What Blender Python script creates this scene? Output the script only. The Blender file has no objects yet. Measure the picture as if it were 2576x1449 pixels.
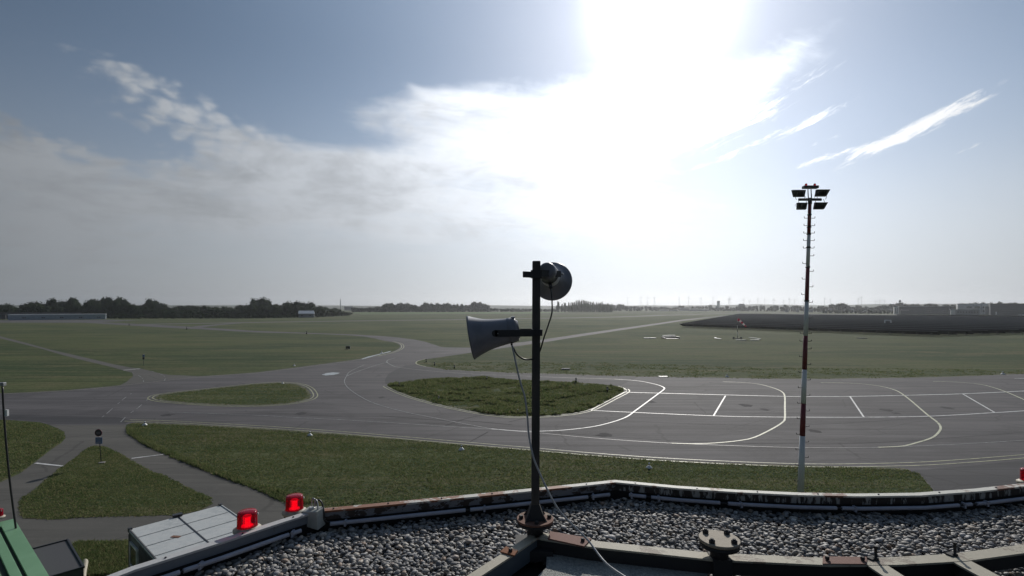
import bpy, bmesh, math, random
import numpy as np
from mathutils import Vector, Matrix
from mathutils.geometry import tessellate_polygon
random.seed(7); rng = np.random.default_rng(7)
sc = bpy.context.scene
col = sc.collection

# ------------------------------------------------------------------ camera
H = 15.2            # height of the lens above the airfield
F = 1288.0; HU = 1288.0; HV = 772.0      # focal length and horizon point, on a 2576 px wide picture
cam = bpy.data.cameras.new('camera'); camo = bpy.data.objects.new('camera', cam); col.objects.link(camo)
camo.location = (0, 0, H); camo.rotation_euler = (math.radians(90), 0, 0)
cam.lens = 18.0; cam.sensor_width = 36.0; cam.shift_y = (HV - 724.5) / 2576.0
cam.clip_start = 0.05; cam.clip_end = 40000
sc.camera = camo

# ------------------------------------------------------------------ sun
SUN_AZ = math.radians(16.3); SUN_EL = math.radians(29.6)
sd = Vector((math.sin(SUN_AZ) * math.cos(SUN_EL), math.cos(SUN_AZ) * math.cos(SUN_EL), math.sin(SUN_EL)))
sun = bpy.data.lights.new('sun', 'SUN'); sun.energy = 3.2; sun.angle = math.radians(0.5); sun.color = (1.0, .95, .87)
suno = bpy.data.objects.new('sun', sun); col.objects.link(suno)
suno.rotation_euler = sd.to_track_quat('Z', 'Y').to_euler(); suno.location = (40, 60, 80)

# ------------------------------------------------------------------ world
world = bpy.data.worlds.new('World'); sc.world = world; world.use_nodes = True
WT = world.node_tree; WT.nodes.clear()

class S:                                     # a scalar socket with arithmetic
    def __init__(s, o, t): s.o = o; s.t = t
    def _m(s, op, *a): return mnode(s.t, op, s, *a)
    def __add__(s, b): return s._m('ADD', b)
    __radd__ = __add__
    def __sub__(s, b): return s._m('SUBTRACT', b)
    def __rsub__(s, b): return mnode(s.t, 'SUBTRACT', b, s)
    def __mul__(s, b): return s._m('MULTIPLY', b)
    __rmul__ = __mul__
    def __truediv__(s, b): return s._m('DIVIDE', b)
def mnode(t, op, *a, clamp=False):
    n = t.nodes.new('ShaderNodeMath'); n.operation = op; n.use_clamp = clamp
    for i, x in enumerate(a):
        if isinstance(x, S): t.links.new(x.o, n.inputs[i])
        else: n.inputs[i].default_value = x
    return S(n.outputs[0], t)
def smooth(t, x, lo, hi, a=0.0, b=1.0):
    n = t.nodes.new('ShaderNodeMapRange'); n.interpolation_type = 'SMOOTHSTEP'
    t.links.new(x.o, n.inputs[0])
    for i, q in zip((1, 2, 3, 4), (lo, hi, a, b)): n.inputs[i].default_value = q
    return S(n.outputs[0], t)
def comb(t, x, y, z=0.0):
    n = t.nodes.new('ShaderNodeCombineXYZ')
    for i, q in enumerate((x, y, z)):
        if isinstance(q, S): t.links.new(q.o, n.inputs[i])
        else: n.inputs[i].default_value = q
    return n.outputs[0]
def noise(t, vec, scale, detail=5, rough=.55, dist=0.0):
    n = t.nodes.new('ShaderNodeTexNoise'); n.inputs['Scale'].default_value = scale
    n.inputs['Detail'].default_value = detail; n.inputs['Roughness'].default_value = rough
    n.inputs['Distortion'].default_value = dist
    if vec is not None: t.links.new(vec, n.inputs['Vector'])
    return S(n.outputs[0], t)
def mixc(t, fac, a, b):
    n = t.nodes.new('ShaderNodeMix'); n.data_type = 'RGBA'; n.clamp_factor = True
    if isinstance(fac, S): t.links.new(fac.o, n.inputs[0])
    else: n.inputs[0].default_value = fac
    for i, q in ((6, a), (7, b)):
        if isinstance(q, (tuple, list)): n.inputs[i].default_value = (*q[:3], 1)
        else: t.links.new(q, n.inputs[i])
    return n.outputs[2]
def scalec(t, colr, s):
    n = t.nodes.new('ShaderNodeVectorMath'); n.operation = 'SCALE'
    if isinstance(colr, (tuple, list)): n.inputs[0].default_value = colr[:3]
    else: t.links.new(colr, n.inputs[0])
    if isinstance(s, S): t.links.new(s.o, n.inputs[3])
    else: n.inputs[3].default_value = s
    return n.outputs[0]
def addc(t, a, b):
    n = t.nodes.new('ShaderNodeVectorMath'); n.operation = 'ADD'
    t.links.new(a, n.inputs[0]); t.links.new(b, n.inputs[1]); return n.outputs[0]

def build_sky():
    t = WT
    tc = t.nodes.new('ShaderNodeTexCoord')
    nv = t.nodes.new('ShaderNodeVectorMath'); nv.operation = 'NORMALIZE'; t.links.new(tc.outputs['Generated'], nv.inputs[0])
    sp = t.nodes.new('ShaderNodeSeparateXYZ'); t.links.new(nv.outputs[0], sp.inputs[0])
    x, y, z = (S(sp.outputs[i], t) for i in range(3))
    az = mnode(t, 'ARCTAN2', x, y); el = mnode(t, 'ARCSINE', z)
    dt = t.nodes.new('ShaderNodeVectorMath'); dt.operation = 'DOT_PRODUCT'
    t.links.new(nv.outputs[0], dt.inputs[0]); dt.inputs[1].default_value = sd
    ang = mnode(t, 'ARCCOSINE', mnode(t, 'MINIMUM', S(dt.outputs['Value'], t), 0.99999))   # radians from the sun
    def expf(a, w): return mnode(t, 'EXPONENT', a * (-1.0 / w))
    def gauss(a, w): return mnode(t, 'EXPONENT', (a / w) * (a / w) * -1.0)
    sky = t.nodes.new('ShaderNodeTexSky'); sky.sky_type = 'NISHITA'; sky.sun_disc = False
    sky.sun_elevation = SUN_EL; sky.sun_rotation = SUN_AZ
    sky.air_density = 1.0; sky.dust_density = 1.0; sky.ozone_density = 1.5; sky.altitude = 200
    def pix(u, v):
        X = (u - HU) / F; Z = (HV - v) / F
        return math.atan(X), math.atan(Z / math.hypot(1, X))
    def blob(u, v, wu, wv, rot=0.0, p=1.0):
        a0, e0 = pix(u, v); k = math.cos(a0)
        wa = wu / F * k * k; we = wv / F * k
        r = math.radians(rot); c, s_ = math.cos(r), math.sin(r)
        da = az - a0; de = el - e0
        p1 = (da * c + de * s_) / wa; p2 = (de * c - da * s_) / we
        return mnode(t, 'EXPONENT', (p1 * p1 + p2 * p2) * -1.0) * p
    # cloud deck coordinates: directions projected on a flat layer overhead
    zz = mnode(t, 'MAXIMUM', z, 0.0) + 0.10
    px = x / zz; py = y / zz
    n1 = noise(t, comb(t, px * .8, py * .9), 1.1, 9, .58, .6)
    n2 = noise(t, comb(t, az * 1.0 + 7.3, el * 1.7), 24.0, 5, .6, .35)           # mackerel ripples
    n3 = noise(t, comb(t, (px * .94 + py * .34) * .55, (py * .94 - px * .34) * 3.2, 3.0), 2.2, 8, .6, .9)   # fibres
    sa = az * .92 + el * .38; sb = el * .92 - az * .38
    n4 = noise(t, comb(t, sa * 11.0, sb * 60.0, 1.7), 1.0, 7, .62, .5)            # slanting streaks
    soft = (n1 - .5) * 1.35 + (n3 - .5) * .55
    bank = blob(60, 560, 420, 165, -9, 1.05) + blob(560, 520, 520, 120, -8, .8) + blob(430, 262, 300, 52, -22, .95) \
         + blob(980, 470, 480, 120, -4, .85) + blob(60, 385, 260, 60, -12, .55) + blob(1350, 560, 420, 120, 0, .5)
    bright = blob(1230, 370, 420, 75, 7, .85) + blob(1500, 270, 300, 110, 10, .85) + blob(1830, 245, 300, 62, 22, .9) \
           + blob(1110, 250, 190, 44, 10, .95) + blob(1470, 450, 230, 110, -25, .75) + blob(1010, 195, 120, 14, -28, .35)
    hole = blob(300, 352, 170, 26, -8, .75) + blob(1250, 460, 190, 45, -8, .35) + blob(800, 120, 700, 90, 0, .5) + blob(860, 345, 190, 24, -3, .6)
    vo = t.nodes.new('ShaderNodeTexVoronoi'); vo.feature = 'SMOOTH_F1'; vo.inputs['Scale'].default_value = 36.0; vo.inputs['Smoothness'].default_value = .6
    wn = t.nodes.new('ShaderNodeTexNoise'); wn.inputs['Scale'].default_value = 12.0; wn.inputs['Detail'].default_value = 4; wc = comb(t, az, el * 1.6); t.links.new(wc, wn.inputs['Vector'])
    wm = t.nodes.new('ShaderNodeVectorMath'); wm.operation = 'SCALE'; wm.inputs[3].default_value = .07; t.links.new(wn.outputs[1], wm.inputs[0])
    t.links.new(addc(t, wc, wm.outputs[0]), vo.inputs['Vector'])
    puff = .42 - S(vo.outputs['Distance'], t)
    ripple = puff * (blob(430, 268, 320, 75, -22, 1.3) + blob(140, 345, 380, 85, -10, 1.2) + .12) + (n2 - .5) * (blob(430, 270, 330, 75, -22, 1.0) + blob(140, 345, 360, 80, -10, 1.0) + .5)
    dens = smooth(t, bank + bright - hole + soft + ripple, .28, 1.25)
    st = blob(2270, 345, 235, 20, 22, 1.0) + blob(2100, 392, 140, 12, 10, .6) + blob(1960, 338, 200, 13, 17, .75) \
       + blob(1860, 300, 300, 46, 20, .55) + blob(2080, 350, 110, 9, 12, .4) + blob(2415, 378, 60, 8, 15, .5)
    n5 = noise(t, comb(t, sa * 38.0, sb * 130.0, 4.7), 1.0, 6, .7, 1.0)
    st = st + ((n4 - .5) * 2.8 + (n5 - .5) * 1.6) * smooth(t, st, .03, .45)
    streak = smooth(t, st, .30, 1.15) * .85
    veil = smooth(t, el, math.radians(15), math.radians(2), 0, 1)
    veil = veil * (.6 + (n3 - .5) * .25)
    # light scattered by thin ice cloud round the sun
    low = smooth(t, el, math.radians(27), math.radians(5))
    base = addc(t, scalec(t, sky.outputs[0], SKY_GAIN), scalec(t, mixc(t, gauss(ang, .42) * .8, mixc(t, low, (.62, .93, 1.40), (.86, .99, 1.14)), (.84, .90, 1.06)), (expf(ang, .36) * 8.0 + gauss(ang, .27) * .6 + .55) * (low * 1.25 + 1.0)))
    cloudv = 1.0 + expf(ang, .41) * 25.0 + gauss(ang, .46) * 1.5
    n6 = noise(t, comb(t, az * 1.0 + 3.1, el * 2.6, 5.0), 7.0, 6, .62, .6)
    shade = 1.0 - smooth(t, n1 * .5 + n6 * .5 + (n2 - .5) * .18, .42, .66, 0, .30)
    cloud = scalec(t, mixc(t, gauss(ang, .8), (.94, 1.01, 1.09), (.96, 1.0, 1.07)), cloudv * shade)
    c = mixc(t, dens * .94, base, cloud)
    c = mixc(t, streak, c, scalec(t, (1, 1, 1.0), cloudv * 1.05))
    c = mixc(t, veil, c, scalec(t, (.95, 1.0, 1.06), cloudv * .97))
    c = addc(t, c, scalec(t, (1.0, 1.0, 1.08), gauss(ang, .070) * 34.0 + expf(ang, .07) * 4.0))
    bg = t.nodes.new('ShaderNodeBackground'); bg.inputs['Strength'].default_value = 0.10
    t.links.new(c, bg.inputs[0])
    out = t.nodes.new('ShaderNodeOutputWorld'); t.links.new(bg.outputs[0], out.inputs[0])
SKY_GAIN = 0.12; HAZE = 0.85e-4
build_sky()

sc.view_settings.view_transform = 'Standard'; sc.view_settings.look = 'None'
sc.view_settings.exposure = 0.0; sc.view_settings.gamma = 1.0; sc.view_settings.use_curve_mapping = False
sc.render.engine = 'CYCLES'
sc.cycles.use_denoising = True
sc.cycles.max_bounces = 6; sc.cycles.volume_bounces = 0; sc.cycles.transparent_max_bounces = 8

# ------------------------------------------------------------------ helpers
def gnd(u, v, z=0.0):
    d = F * (H - z) / (v - HV); return Vector(((u - HU) / F * d, d, z))
def at(u, v, Y): return Vector(((u - HU) / F * Y, Y, H - (v - HV) / F * Y))
def onz(u, v, dz):                                   # point dz below the lens
    Y = F * dz / (v - HV); return Vector(((u - HU) / F * Y, Y, H - dz))

def tag(o, label=None, cat=None, group=None, kind=None):
    if label: o['label'] = label
    if cat: o['category'] = cat
    if group: o['group'] = group
    if kind: o['kind'] = kind
    return o
def empty(name, loc, rz=0.0):
    o = bpy.data.objects.new(name, None); o.empty_display_size = .3; col.objects.link(o)
    o.location = loc; o.rotation_euler = (0, 0, rz); return o
def link(name, me, parent=None, loc=None):
    o = bpy.data.objects.new(name, me); col.objects.link(o)
    if parent is not None: o.parent = parent
    if loc is not None: o.location = loc
    return o
def copy_tree(o, parent=None):
    c = o.copy(); col.objects.link(c)
    if parent is not None: c.parent = parent
    for ch in list(o.children): copy_tree(ch, c)
    return c

class MB:
    def __init__(s): s.v = []; s.f = []; s.m = []; s.sm = []
    def add(s, vs, fs, m=0, smooth=False):
        b = len(s.v); s.v += [tuple(p) for p in vs]
        for f in fs: s.f.append([i + b for i in f]); s.m.append(m); s.sm.append(smooth)
    def obox(s, c, ax, ay, az_, m=0):                 # half-axes
        c, ax, ay, az_ = map(Vector, (c, ax, ay, az_))
        vs = [c + i * ax + j * ay + k * az_ for k in (-1, 1) for j in (-1, 1) for i in (-1, 1)]
        s.add(vs, [(0, 2, 3, 1), (4, 5, 7, 6), (0, 1, 5, 4), (2, 6, 7, 3), (0, 4, 6, 2), (1, 3, 7, 5)], m)
    def box(s, c, size, rz=0.0, m=0):
        cs, sn = math.cos(rz), math.sin(rz)
        s.obox(c, (size[0] / 2 * cs, size[0] / 2 * sn, 0), (-size[1] / 2 * sn, size[1] / 2 * cs, 0), (0, 0, size[2] / 2), m)
    def lathe(s, prof, o, d, n=24, m=0, smooth=True, cap=True):   # prof: (r, t) along d
        o = Vector(o); d = Vector(d).normalized()
        a = d.orthogonal().normalized(); b = d.cross(a)
        vs = []
        for r, t in prof:
            for k in range(n):
                w = 2 * math.pi * k / n
                vs.append(o + d * t + (a * math.cos(w) + b * math.sin(w)) * r)
        fs = []
        for i in range(len(prof) - 1):
            for k in range(n):
                k2 = (k + 1) % n
                fs.append((i * n + k, i * n + k2, (i + 1) * n + k2, (i + 1) * n + k))
        s.add(vs, fs, m, smooth)
        if cap:
            b0 = len(s.v) - len(vs)
            s.f.append([b0 + k for k in range(n)][::-1]); s.m.append(m); s.sm.append(False)
            s.f.append([b0 + (len(prof) - 1) * n + k for k in range(n)]); s.m.append(m); s.sm.append(False)
    def cyl(s, a, b, r, r2=None, n=16, m=0, smooth=True):
        a, b = Vector(a), Vector(b); L = (b - a).length
        s.lathe([(r, 0), (r if r2 is None else r2, L)], a, b - a, n, m, smooth)
    def tube(s, pts, r, n=8, m=0, sub=6):
        pts = spline([Vector(p) for p in pts], sub) if sub else [Vector(p) for p in pts]
        vs = []; up = Vector((0, 0, 1)); pa = None
        for i, p in enumerate(pts):
            d = (pts[min(i + 1, len(pts) - 1)] - pts[max(i - 1, 0)]).normalized()
            if pa is None: a = d.orthogonal().normalized()
            else: a = (pa - d * pa.dot(d)).normalized()
            pa = a; b = d.cross(a)
            vs += [p + (a * math.cos(2 * math.pi * k / n) + b * math.sin(2 * math.pi * k / n)) * r for k in range(n)]
        fs = [(i * n + k, i * n + (k + 1) % n, (i + 1) * n + (k + 1) % n, (i + 1) * n + k) for i in range(len(pts) - 1) for k in range(n)]
        s.add(vs, fs, m, True)
        b0 = len(s.v) - len(vs)
        s.f.append([b0 + k for k in range(n)][::-1]); s.m.append(m); s.sm.append(False)
        s.f.append([b0 + (len(pts) - 1) * n + k for k in range(n)]); s.m.append(m); s.sm.append(False)
    def mesh(s, name, mats):
        me = bpy.data.meshes.new(name); me.from_pydata(s.v, [], s.f)
        for q in (mats if isinstance(mats, (list, tuple)) else [mats]): me.materials.append(q)
        me.polygons.foreach_set('material_index', s.m); me.polygons.foreach_set('use_smooth', s.sm)
        me.update(); return me
    def build(s, name, mats, parent=None, bevel=0.0, loc=None):
        me = s.mesh(name, mats)
        if bevel:
            bm = bmesh.new(); bm.from_mesh(me)
            es = [e for e in bm.edges if e.is_manifold and e.calc_face_angle(0) > .6]
            bmesh.ops.bevel(bm, geom=es, offset=bevel, segments=2, affect='EDGES', profile=.6)
            bm.to_mesh(me); bm.free()
        return link(name, me, parent, loc)

def spline(P, sub=6):
    if len(P) < 3: return P
    out = []
    for i in range(len(P) - 1):
        p0, p1, p2, p3 = P[max(i - 1, 0)], P[i], P[i + 1], P[min(i + 2, len(P) - 1)]
        for k in range(sub):
            t = k / sub; out.append(.5 * ((2 * p1) + (p2 - p0) * t + (2 * p0 - 5 * p1 + 4 * p2 - p3) * t * t + (3 * p1 - p0 - 3 * p2 + p3) * t ** 3))
    out.append(P[-1]); return out
def pxs(P, sub=6): return [(q.x, q.y) for q in spline([Vector((a, b)) for a, b in P], sub)] if sub else P
def offset_path(P, d):                               # P: 2-D, d to the right-hand side
    P = [Vector((p[0], p[1])) for p in P]; out = []
    for i in range(len(P)):
        a = (P[i] - P[i - 1]).normalized() if i else (P[1] - P[0]).normalized()
        b = (P[i + 1] - P[i]).normalized() if i < len(P) - 1 else a
        na, nb = Vector((a.y, -a.x)), Vector((b.y, -b.x)); n = (na + nb).normalized()
        out.append(P[i] + n * (d / max(.35, n.dot(na))))
    return out

# ------------------------------------------------------------------ materials
def mat(name, base=(.5, .5, .5), rough=.6, metal=0.0, **kw):
    m = bpy.data.materials.new(name); m.use_nodes = True
    b = m.node_tree.nodes['Principled BSDF']
    b.inputs['Base Color'].default_value = (*base, 1); b.inputs['Roughness'].default_value = rough; b.inputs['Metallic'].default_value = metal
    for k, q in kw.items(): b.inputs[k].default_value = q
    return m
def objco(t, sx=1, sy=1, sz=1, world_=True):
    if world_:
        g = t.nodes.new('ShaderNodeNewGeometry'); o = g.outputs['Position']
    else:
        g = t.nodes.new('ShaderNodeTexCoord'); o = g.outputs['Object']
    mp = t.nodes.new('ShaderNodeMapping'); mp.inputs['Scale'].default_value = (sx, sy, sz); t.links.new(o, mp.inputs[0])
    return mp.outputs[0]
def varied(name, cols, scales, rough=.8, bump=0.0, bscale=30, metal=0.0, world_=False, rr=0.0, lo=.35, hi=.65):
    """cols: base colour and overlays; scales: one (sx,sy,sz) per overlay"""
    m = mat(name, cols[0], rough, metal); t = m.node_tree; b = t.nodes['Principled BSDF']
    c = cols[0]
    for k, s_ in enumerate(scales):
        n = noise(t, objco(t, *s_, world_=world_), 1.0, 6, .6, .3)
        c = mixc(t, smooth(t, n, lo, hi), c, cols[k + 1])
    t.links.new(c, b.inputs['Base Color'])
    if rr:
        n = noise(t, objco(t, *scales[0], world_=world_), 2.0, 4, .6)
        t.links.new((n * rr + (rough - rr / 2)).o, b.inputs['Roughness'])
    if bump:
        n = noise(t, objco(t, bscale, bscale, bscale, world_=world_), 1.0, 5, .65)
        bn = t.nodes.new('ShaderNodeBump'); bn.inputs['Strength'].default_value = bump; bn.inputs['Distance'].default_value = .02
        t.links.new(n.o, bn.inputs['Height']); t.links.new(bn.outputs[0], b.inputs['Normal'])
    return m
M = {}
def grass_mat(name, g1, g2, dry, seed=0.0, fine=1.0):
    m = mat(name, g1, 1.0); t = m.node_tree; b = t.nodes['Principled BSDF']
    b.inputs['Specular IOR Level'].default_value = .12
    big = noise(t, objco(t, .009, .020, 1), 1.0, 6, .62, .5)
    mid = noise(t, objco(t, .045, .16, 1), 1.0, 7, .68, .6)
    mow = noise(t, objco(t, .010, .55, 1), 1.0, 4, .6, .2)
    fin = noise(t, objco(t, .9 * fine, 2.0 * fine, 1), 1.0, 8, .74, .4)
    vf = noise(t, objco(t, 7, 11, 7), 1.0, 4, .7)
    c = mixc(t, smooth(t, big + (mid - .5) * .8, .42, .57), g1, g2)
    c = mixc(t, smooth(t, mid * .5 + mow * .3 + fin * .2, .47, .60) * .8, c, dry)
    c = mixc(t, smooth(t, mow * .5 + mid * .5, .50, .38) * .55, c, tuple(q * .5 for q in g2))
    c = mixc(t, smooth(t, fin * .55 + vf * .45, .53, .38) * .75, c, tuple(q * .38 for q in g2))
    c = mixc(t, smooth(t, vf * .6 + fin * .4, .56, .70) * .5, c, tuple(q * 1.25 for q in dry))
    t.links.new(c, b.inputs['Base Color'])
    bn = t.nodes.new('ShaderNodeBump'); bn.inputs['Strength'].default_value = .9; bn.inputs['Distance'].default_value = .12
    t.links.new((fin * .6 + vf * .5).o, bn.inputs['Height']); t.links.new(bn.outputs[0], b.inputs['Normal'])
    return m
M['grass'] = grass_mat('grass', (.082, .100, .040), (.036, .062, .024), (.135, .120, .062))
M['crop'] = grass_mat('crop', (.12, .20, .07), (.10, .18, .06), (.14, .20, .08))
def asphalt_mat(name, c0, c1, c2):
    m = mat(name, c0, .86); t = m.node_tree; b = t.nodes['Principled BSDF']; b.inputs['Specular IOR Level'].default_value = .25
    lane = noise(t, objco(t, .022, .42, 1), 1.0, 6, .62, .35)
    pat = noise(t, objco(t, .07, .09, 1), 1.0, 5, .6, .8)
    fin = noise(t, objco(t, 2.2, 5.0, 1), 1.0, 6, .7)
    gr = noise(t, objco(t, 22, 22, 1), 1.0, 3, .7)
    c = mixc(t, smooth(t, lane, .40, .60), c0, c1)
    ln2 = noise(t, objco(t, .035, 1.5, 1), 1.0, 5, .65, .15); c = mixc(t, smooth(t, ln2, .53, .66) * .45, c, tuple(q * .80 for q in c2)); c = mixc(t, smooth(t, ln2, .46, .36) * .5, c, tuple(q * 1.35 for q in c1))
    c = mixc(t, smooth(t, pat, .45, .68) * .6, c, c2)
    c = mixc(t, smooth(t, fin, .5, .72) * .35, c, tuple(q * 1.5 for q in c1))
    # cracks and old seams
    vo = t.nodes.new('ShaderNodeTexVoronoi'); vo.feature = 'DISTANCE_TO_EDGE'; vo.inputs['Scale'].default_value = 1.0
    wv = t.nodes.new('ShaderNodeVectorMath'); wv.operation = 'ADD'
    t.links.new(objco(t, .055, .12, 1), wv.inputs[0])
    nn = t.nodes.new('ShaderNodeTexNoise'); nn.inputs['Scale'].default_value = .5; t.links.new(objco(t, 1, 1, 1), nn.inputs[0])
    sc_ = t.nodes.new('ShaderNodeVectorMath'); sc_.operation = 'SCALE'; sc_.inputs[3].default_value = .06; t.links.new(nn.outputs[1], sc_.inputs[0])
    t.links.new(sc_.outputs[0], wv.inputs[1]); t.links.new(wv.outputs[0], vo.inputs['Vector'])
    cr = smooth(t, S(vo.outputs['Distance'], t), .011, .003) * .45
    c = mixc(t, cr, c, tuple(q * .45 for q in c0))
    c = mixc(t, (gr - .5) * 1.2, c, tuple(q * 1.8 for q in c1))
    t.links.new(c, b.inputs['Base Color'])
    bn = t.nodes.new('ShaderNodeBump'); bn.inputs['Strength'].default_value = .35; bn.inputs['Distance'].default_value = .01
    t.links.new(gr.o, bn.inputs['Height']); t.links.new(bn.outputs[0], b.inputs['Normal'])
    return m
M['asphalt'] = asphalt_mat('asphalt', (.060, .057, .061), (.094, .089, .093), (.038, .036, .039))
M['asphalt_old'] = asphalt_mat('old_asphalt', (.036, .036, .040), (.050, .049, .053), (.026, .026, .029))
M['concrete_road'] = asphalt_mat('concrete_road', (.076, .073, .067), (.090, .086, .078), (.060, .059, .055))
def paint_mat(name, c, wear=.5):
    m = mat(name, c, .55); t = m.node_tree; b = t.nodes['Principled BSDF']
    n = noise(t, objco(t, 1.1, 1.1, 1), 1.0, 7, .7); n2 = noise(t, objco(t, 14, 14, 1), 1.0, 3, .7)
    cc = mixc(t, smooth(t, n * .6 + n2 * .4, .62 - wear * .3, .80 - wear * .3), c, tuple(q * .35 for q in c))
    t.links.new(cc, b.inputs['Base Color']); return m
M['white_line'] = paint_mat('white_line_paint', (.62, .62, .61), .55)
M['faded_line'] = paint_mat('faded_line_paint', (.27, .27, .27), .75)
M['cream_line'] = paint_mat('cream_line_paint', (.50, .50, .34), .55)
M['yellow_line'] = paint_mat('yellow_line_paint', (.34, .34, .19), .6)
M['crack'] = mat('crack_filler', (.040, .039, .041), 1.0, **{'Specular IOR Level': .1})
M['pale_patch'] = varied('pale_patch', [(.42, .45, .46), (.25, .27, .28)], [(2, 2, 2)], .4)

M['dry_verge'] = varied('dry_verge', [(.070, .084, .036), (.15, .135, .085), (.05, .055, .03)], [(.9, .9, 1), (3.5, 3.5, 1)], 1.0, world_=True, lo=.42, hi=.58)
# ------------------------------------------------------------------ ground and paved surfaces
def flat_poly(name, P, z, m, parent=None, kind='structure', px=True, label=None, jit=0.0):
    W = [gnd(u, v) if px else Vector((u, v, 0)) for u, v in P]
    if jit:
        rj = random.Random(5); Q = []
        for i in range(len(W)):
            a, b = W[i], W[(i + 1) % len(W)]; n = max(1, min(60, int((b - a).length / .7))); d = (b - a); nn = Vector((-d.y, d.x, 0)).normalized()
            for k in range(n): Q.append(a + d * (k / n) + nn * rj.uniform(-jit, jit))
        W = Q
    tri = tessellate_polygon([[Vector((w.x, w.y, 0)) for w in W]])
    me = bpy.data.meshes.new(name); vs = [(w.x, w.y, z) for w in W]
    fs = []
    for a, b, c in tri:
        A, B, C = (Vector(vs[i]) for i in (a, b, c))
        fs.append((a, b, c) if (B - A).cross(C - A).z > 0 else (a, c, b))
    me.from_pydata(vs, [], fs); me.materials.append(m); me.update()
    o = link(name, me, parent)
    if parent is None: tag(o, kind=kind, label=label)
    return o
me = bpy.data.meshes.new('grass_field')
me.from_pydata([(-9300, -300, 0), (9300, -300, 0), (9300, 9000, 0), (-9300, 9000, 0)], [], [(0, 1, 2, 3)]); me.materials.append(M['grass'])
tag(link('ground', me), 'wide flat grass of the airfield reaching to the horizon', kind='structure')

TOP = [(-150, 994), (7, 989.5), (87, 986), (175, 981), (275, 972), (307, 968.5), (400, 956), (497, 947), (575, 942), (644, 937), (744, 924.5), (869, 908),
       (909, 902), (956, 893), (981, 887), (999, 879.5), (1006, 873.5), (1006.5, 869), (1001, 865), (994, 862), (969, 858), (944, 852),
       (919, 847), (869, 843), (819, 841), (744, 838.5), (644, 836.5), (575, 832.5), (500, 828), (470, 827), (425, 824.5), (375, 821.5),
       (312, 818), (250, 814), (212, 811.8), (42, 811.5), (-100, 812), (-100, 805.5), (265, 804.5), (350, 806), (290, 808.5), (255, 810.3), (325, 813.8),
       (400, 817.5), (500, 823), (560, 826.8), (644, 832.5), (769, 837), (894, 841.5), (969, 846), (1006.5, 849.5), (1044, 854.5), (1069, 859.5),
       (1094, 867.5), (1106.5, 872), (1119, 873.7), (1181, 874.5), (1240, 869), (1293, 863), (1363, 854.5), (1463, 839.5), (1588, 822),
       (1713, 804.5), (1800, 795.8), (1850, 792), (1856, 793), (1803, 797), (1713, 808), (1588, 827), (1463, 846), (1363, 862), (1293, 872),
       (1181, 888), (1119, 897), (1069, 904), (1051.5, 908.5), (1046.5, 912), (1049, 916.5), (1069, 922), (1119, 929.5), (1194, 934),
       (1288, 937.5), (1438, 942), (1600, 947), (1700, 948.3), (1932, 952.5), (2057, 953.5), (2182, 951.5), (2307, 950), (2407, 947.5),
       (2482, 944.5), (2576, 940.7), (2750, 934), (3000, 925)]
G3T = [(335, 1064), (500, 1071), (644, 1079), (800, 1090), (1000, 1105), (1200, 1122.5), (1300, 1130), (1400, 1138), (1500, 1146.5),
       (1650, 1157.5), (1750, 1164), (1900, 1170), (2100, 1175.5), (2200, 1177.5), (2280, 1181)]
BOT = [(3000, 1130), (2900, 1400), (2400, 1400), (2362, 1262), (2345, 1230), (2312, 1192)] + G3T[::-1] + \
      [(318, 1069), (297, 1069.5), (210, 1070), (125, 1069), (100, 1062), (15, 1056), (-150, 1054)]
taxiway = flat_poly('taxiway', TOP + BOT, .016, M['asphalt'], label='grey asphalt taxiway and apron')
path = flat_poly('service_path', [(-120, 826), (0, 845.7), (67.5, 863), (125, 879), (180, 891.5), (237.5, 905), (282.5, 915.7), (327.5, 924.5),
       (352.5, 927), (382.5, 934), (405, 940), (425, 943), (462, 944.5), (497, 946.5), (470, 952), (400, 958), (300, 970), (318, 961), (335, 946), (332.5, 938),
       (310, 931.5), (275, 922), (235, 912.5), (195, 903), (150, 891), (107.5, 878), (0, 851), (-120, 831)], .012, M['concrete_road'],
       label='narrow grey path crossing the grass')
access = flat_poly('access_road', [(120, 1067), (210, 1068), (297, 1067.5), (318, 1068), (316, 1075), (322, 1091), (360, 1117), (420, 1144), (500, 1177), (600, 1214),
       (660, 1237), (730, 1271), (790, 1310), (900, 1400), (640, 1420), (322, 1364), (175, 1369), (0, 1385), (-200, 1400), (-200, 1290),
       (0, 1214), (50, 1191.5), (87, 1164), (125, 1134), (155, 1114), (165, 1102), (162, 1087), (148, 1079)], .010, M['concrete_road'],
       label='paler access road forking round a grass triangle')
# the runway far off and its link
def ribbon_px(P, w, z, m, name='painted_line', parent=None, sub=6, jit=0.0):
    Q = [gnd(u, v) for u, v in P]; Q = spline(Q, sub) if sub else Q
    a = offset_path(Q, w / 2); b = offset_path(Q, -w / 2)
    vs = [(p.x, p.y, z) for p in a] + [(p.x, p.y, z) for p in b]; n = len(Q)
    me = bpy.data.meshes.new(name); me.from_pydata(vs, [], [(i, i + 1, n + i + 1, n + i) for i in range(n - 1)])
    me.materials.append(m); me.update(); o = link(name, me, parent)
    return o
rw = ribbon_px([(330, 816.5), (500, 813.5), (644, 811), (900, 807), (1170, 803.8), (1288, 801.8), (1530, 797.8), (1713, 791.8), (1932, 786), (2100, 782.5)], 26, .012, M['concrete_road'], 'runway', None, 4)
tag(rw, 'pale runway crossing the far grass', kind='structure')
lk = ribbon_px([(470, 826), (500, 822), (540, 817.5), (600, 812.5)], 11, .011, M['asphalt'], 'taxiway_link', None, 5)
tag(lk, kind='structure')
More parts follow.
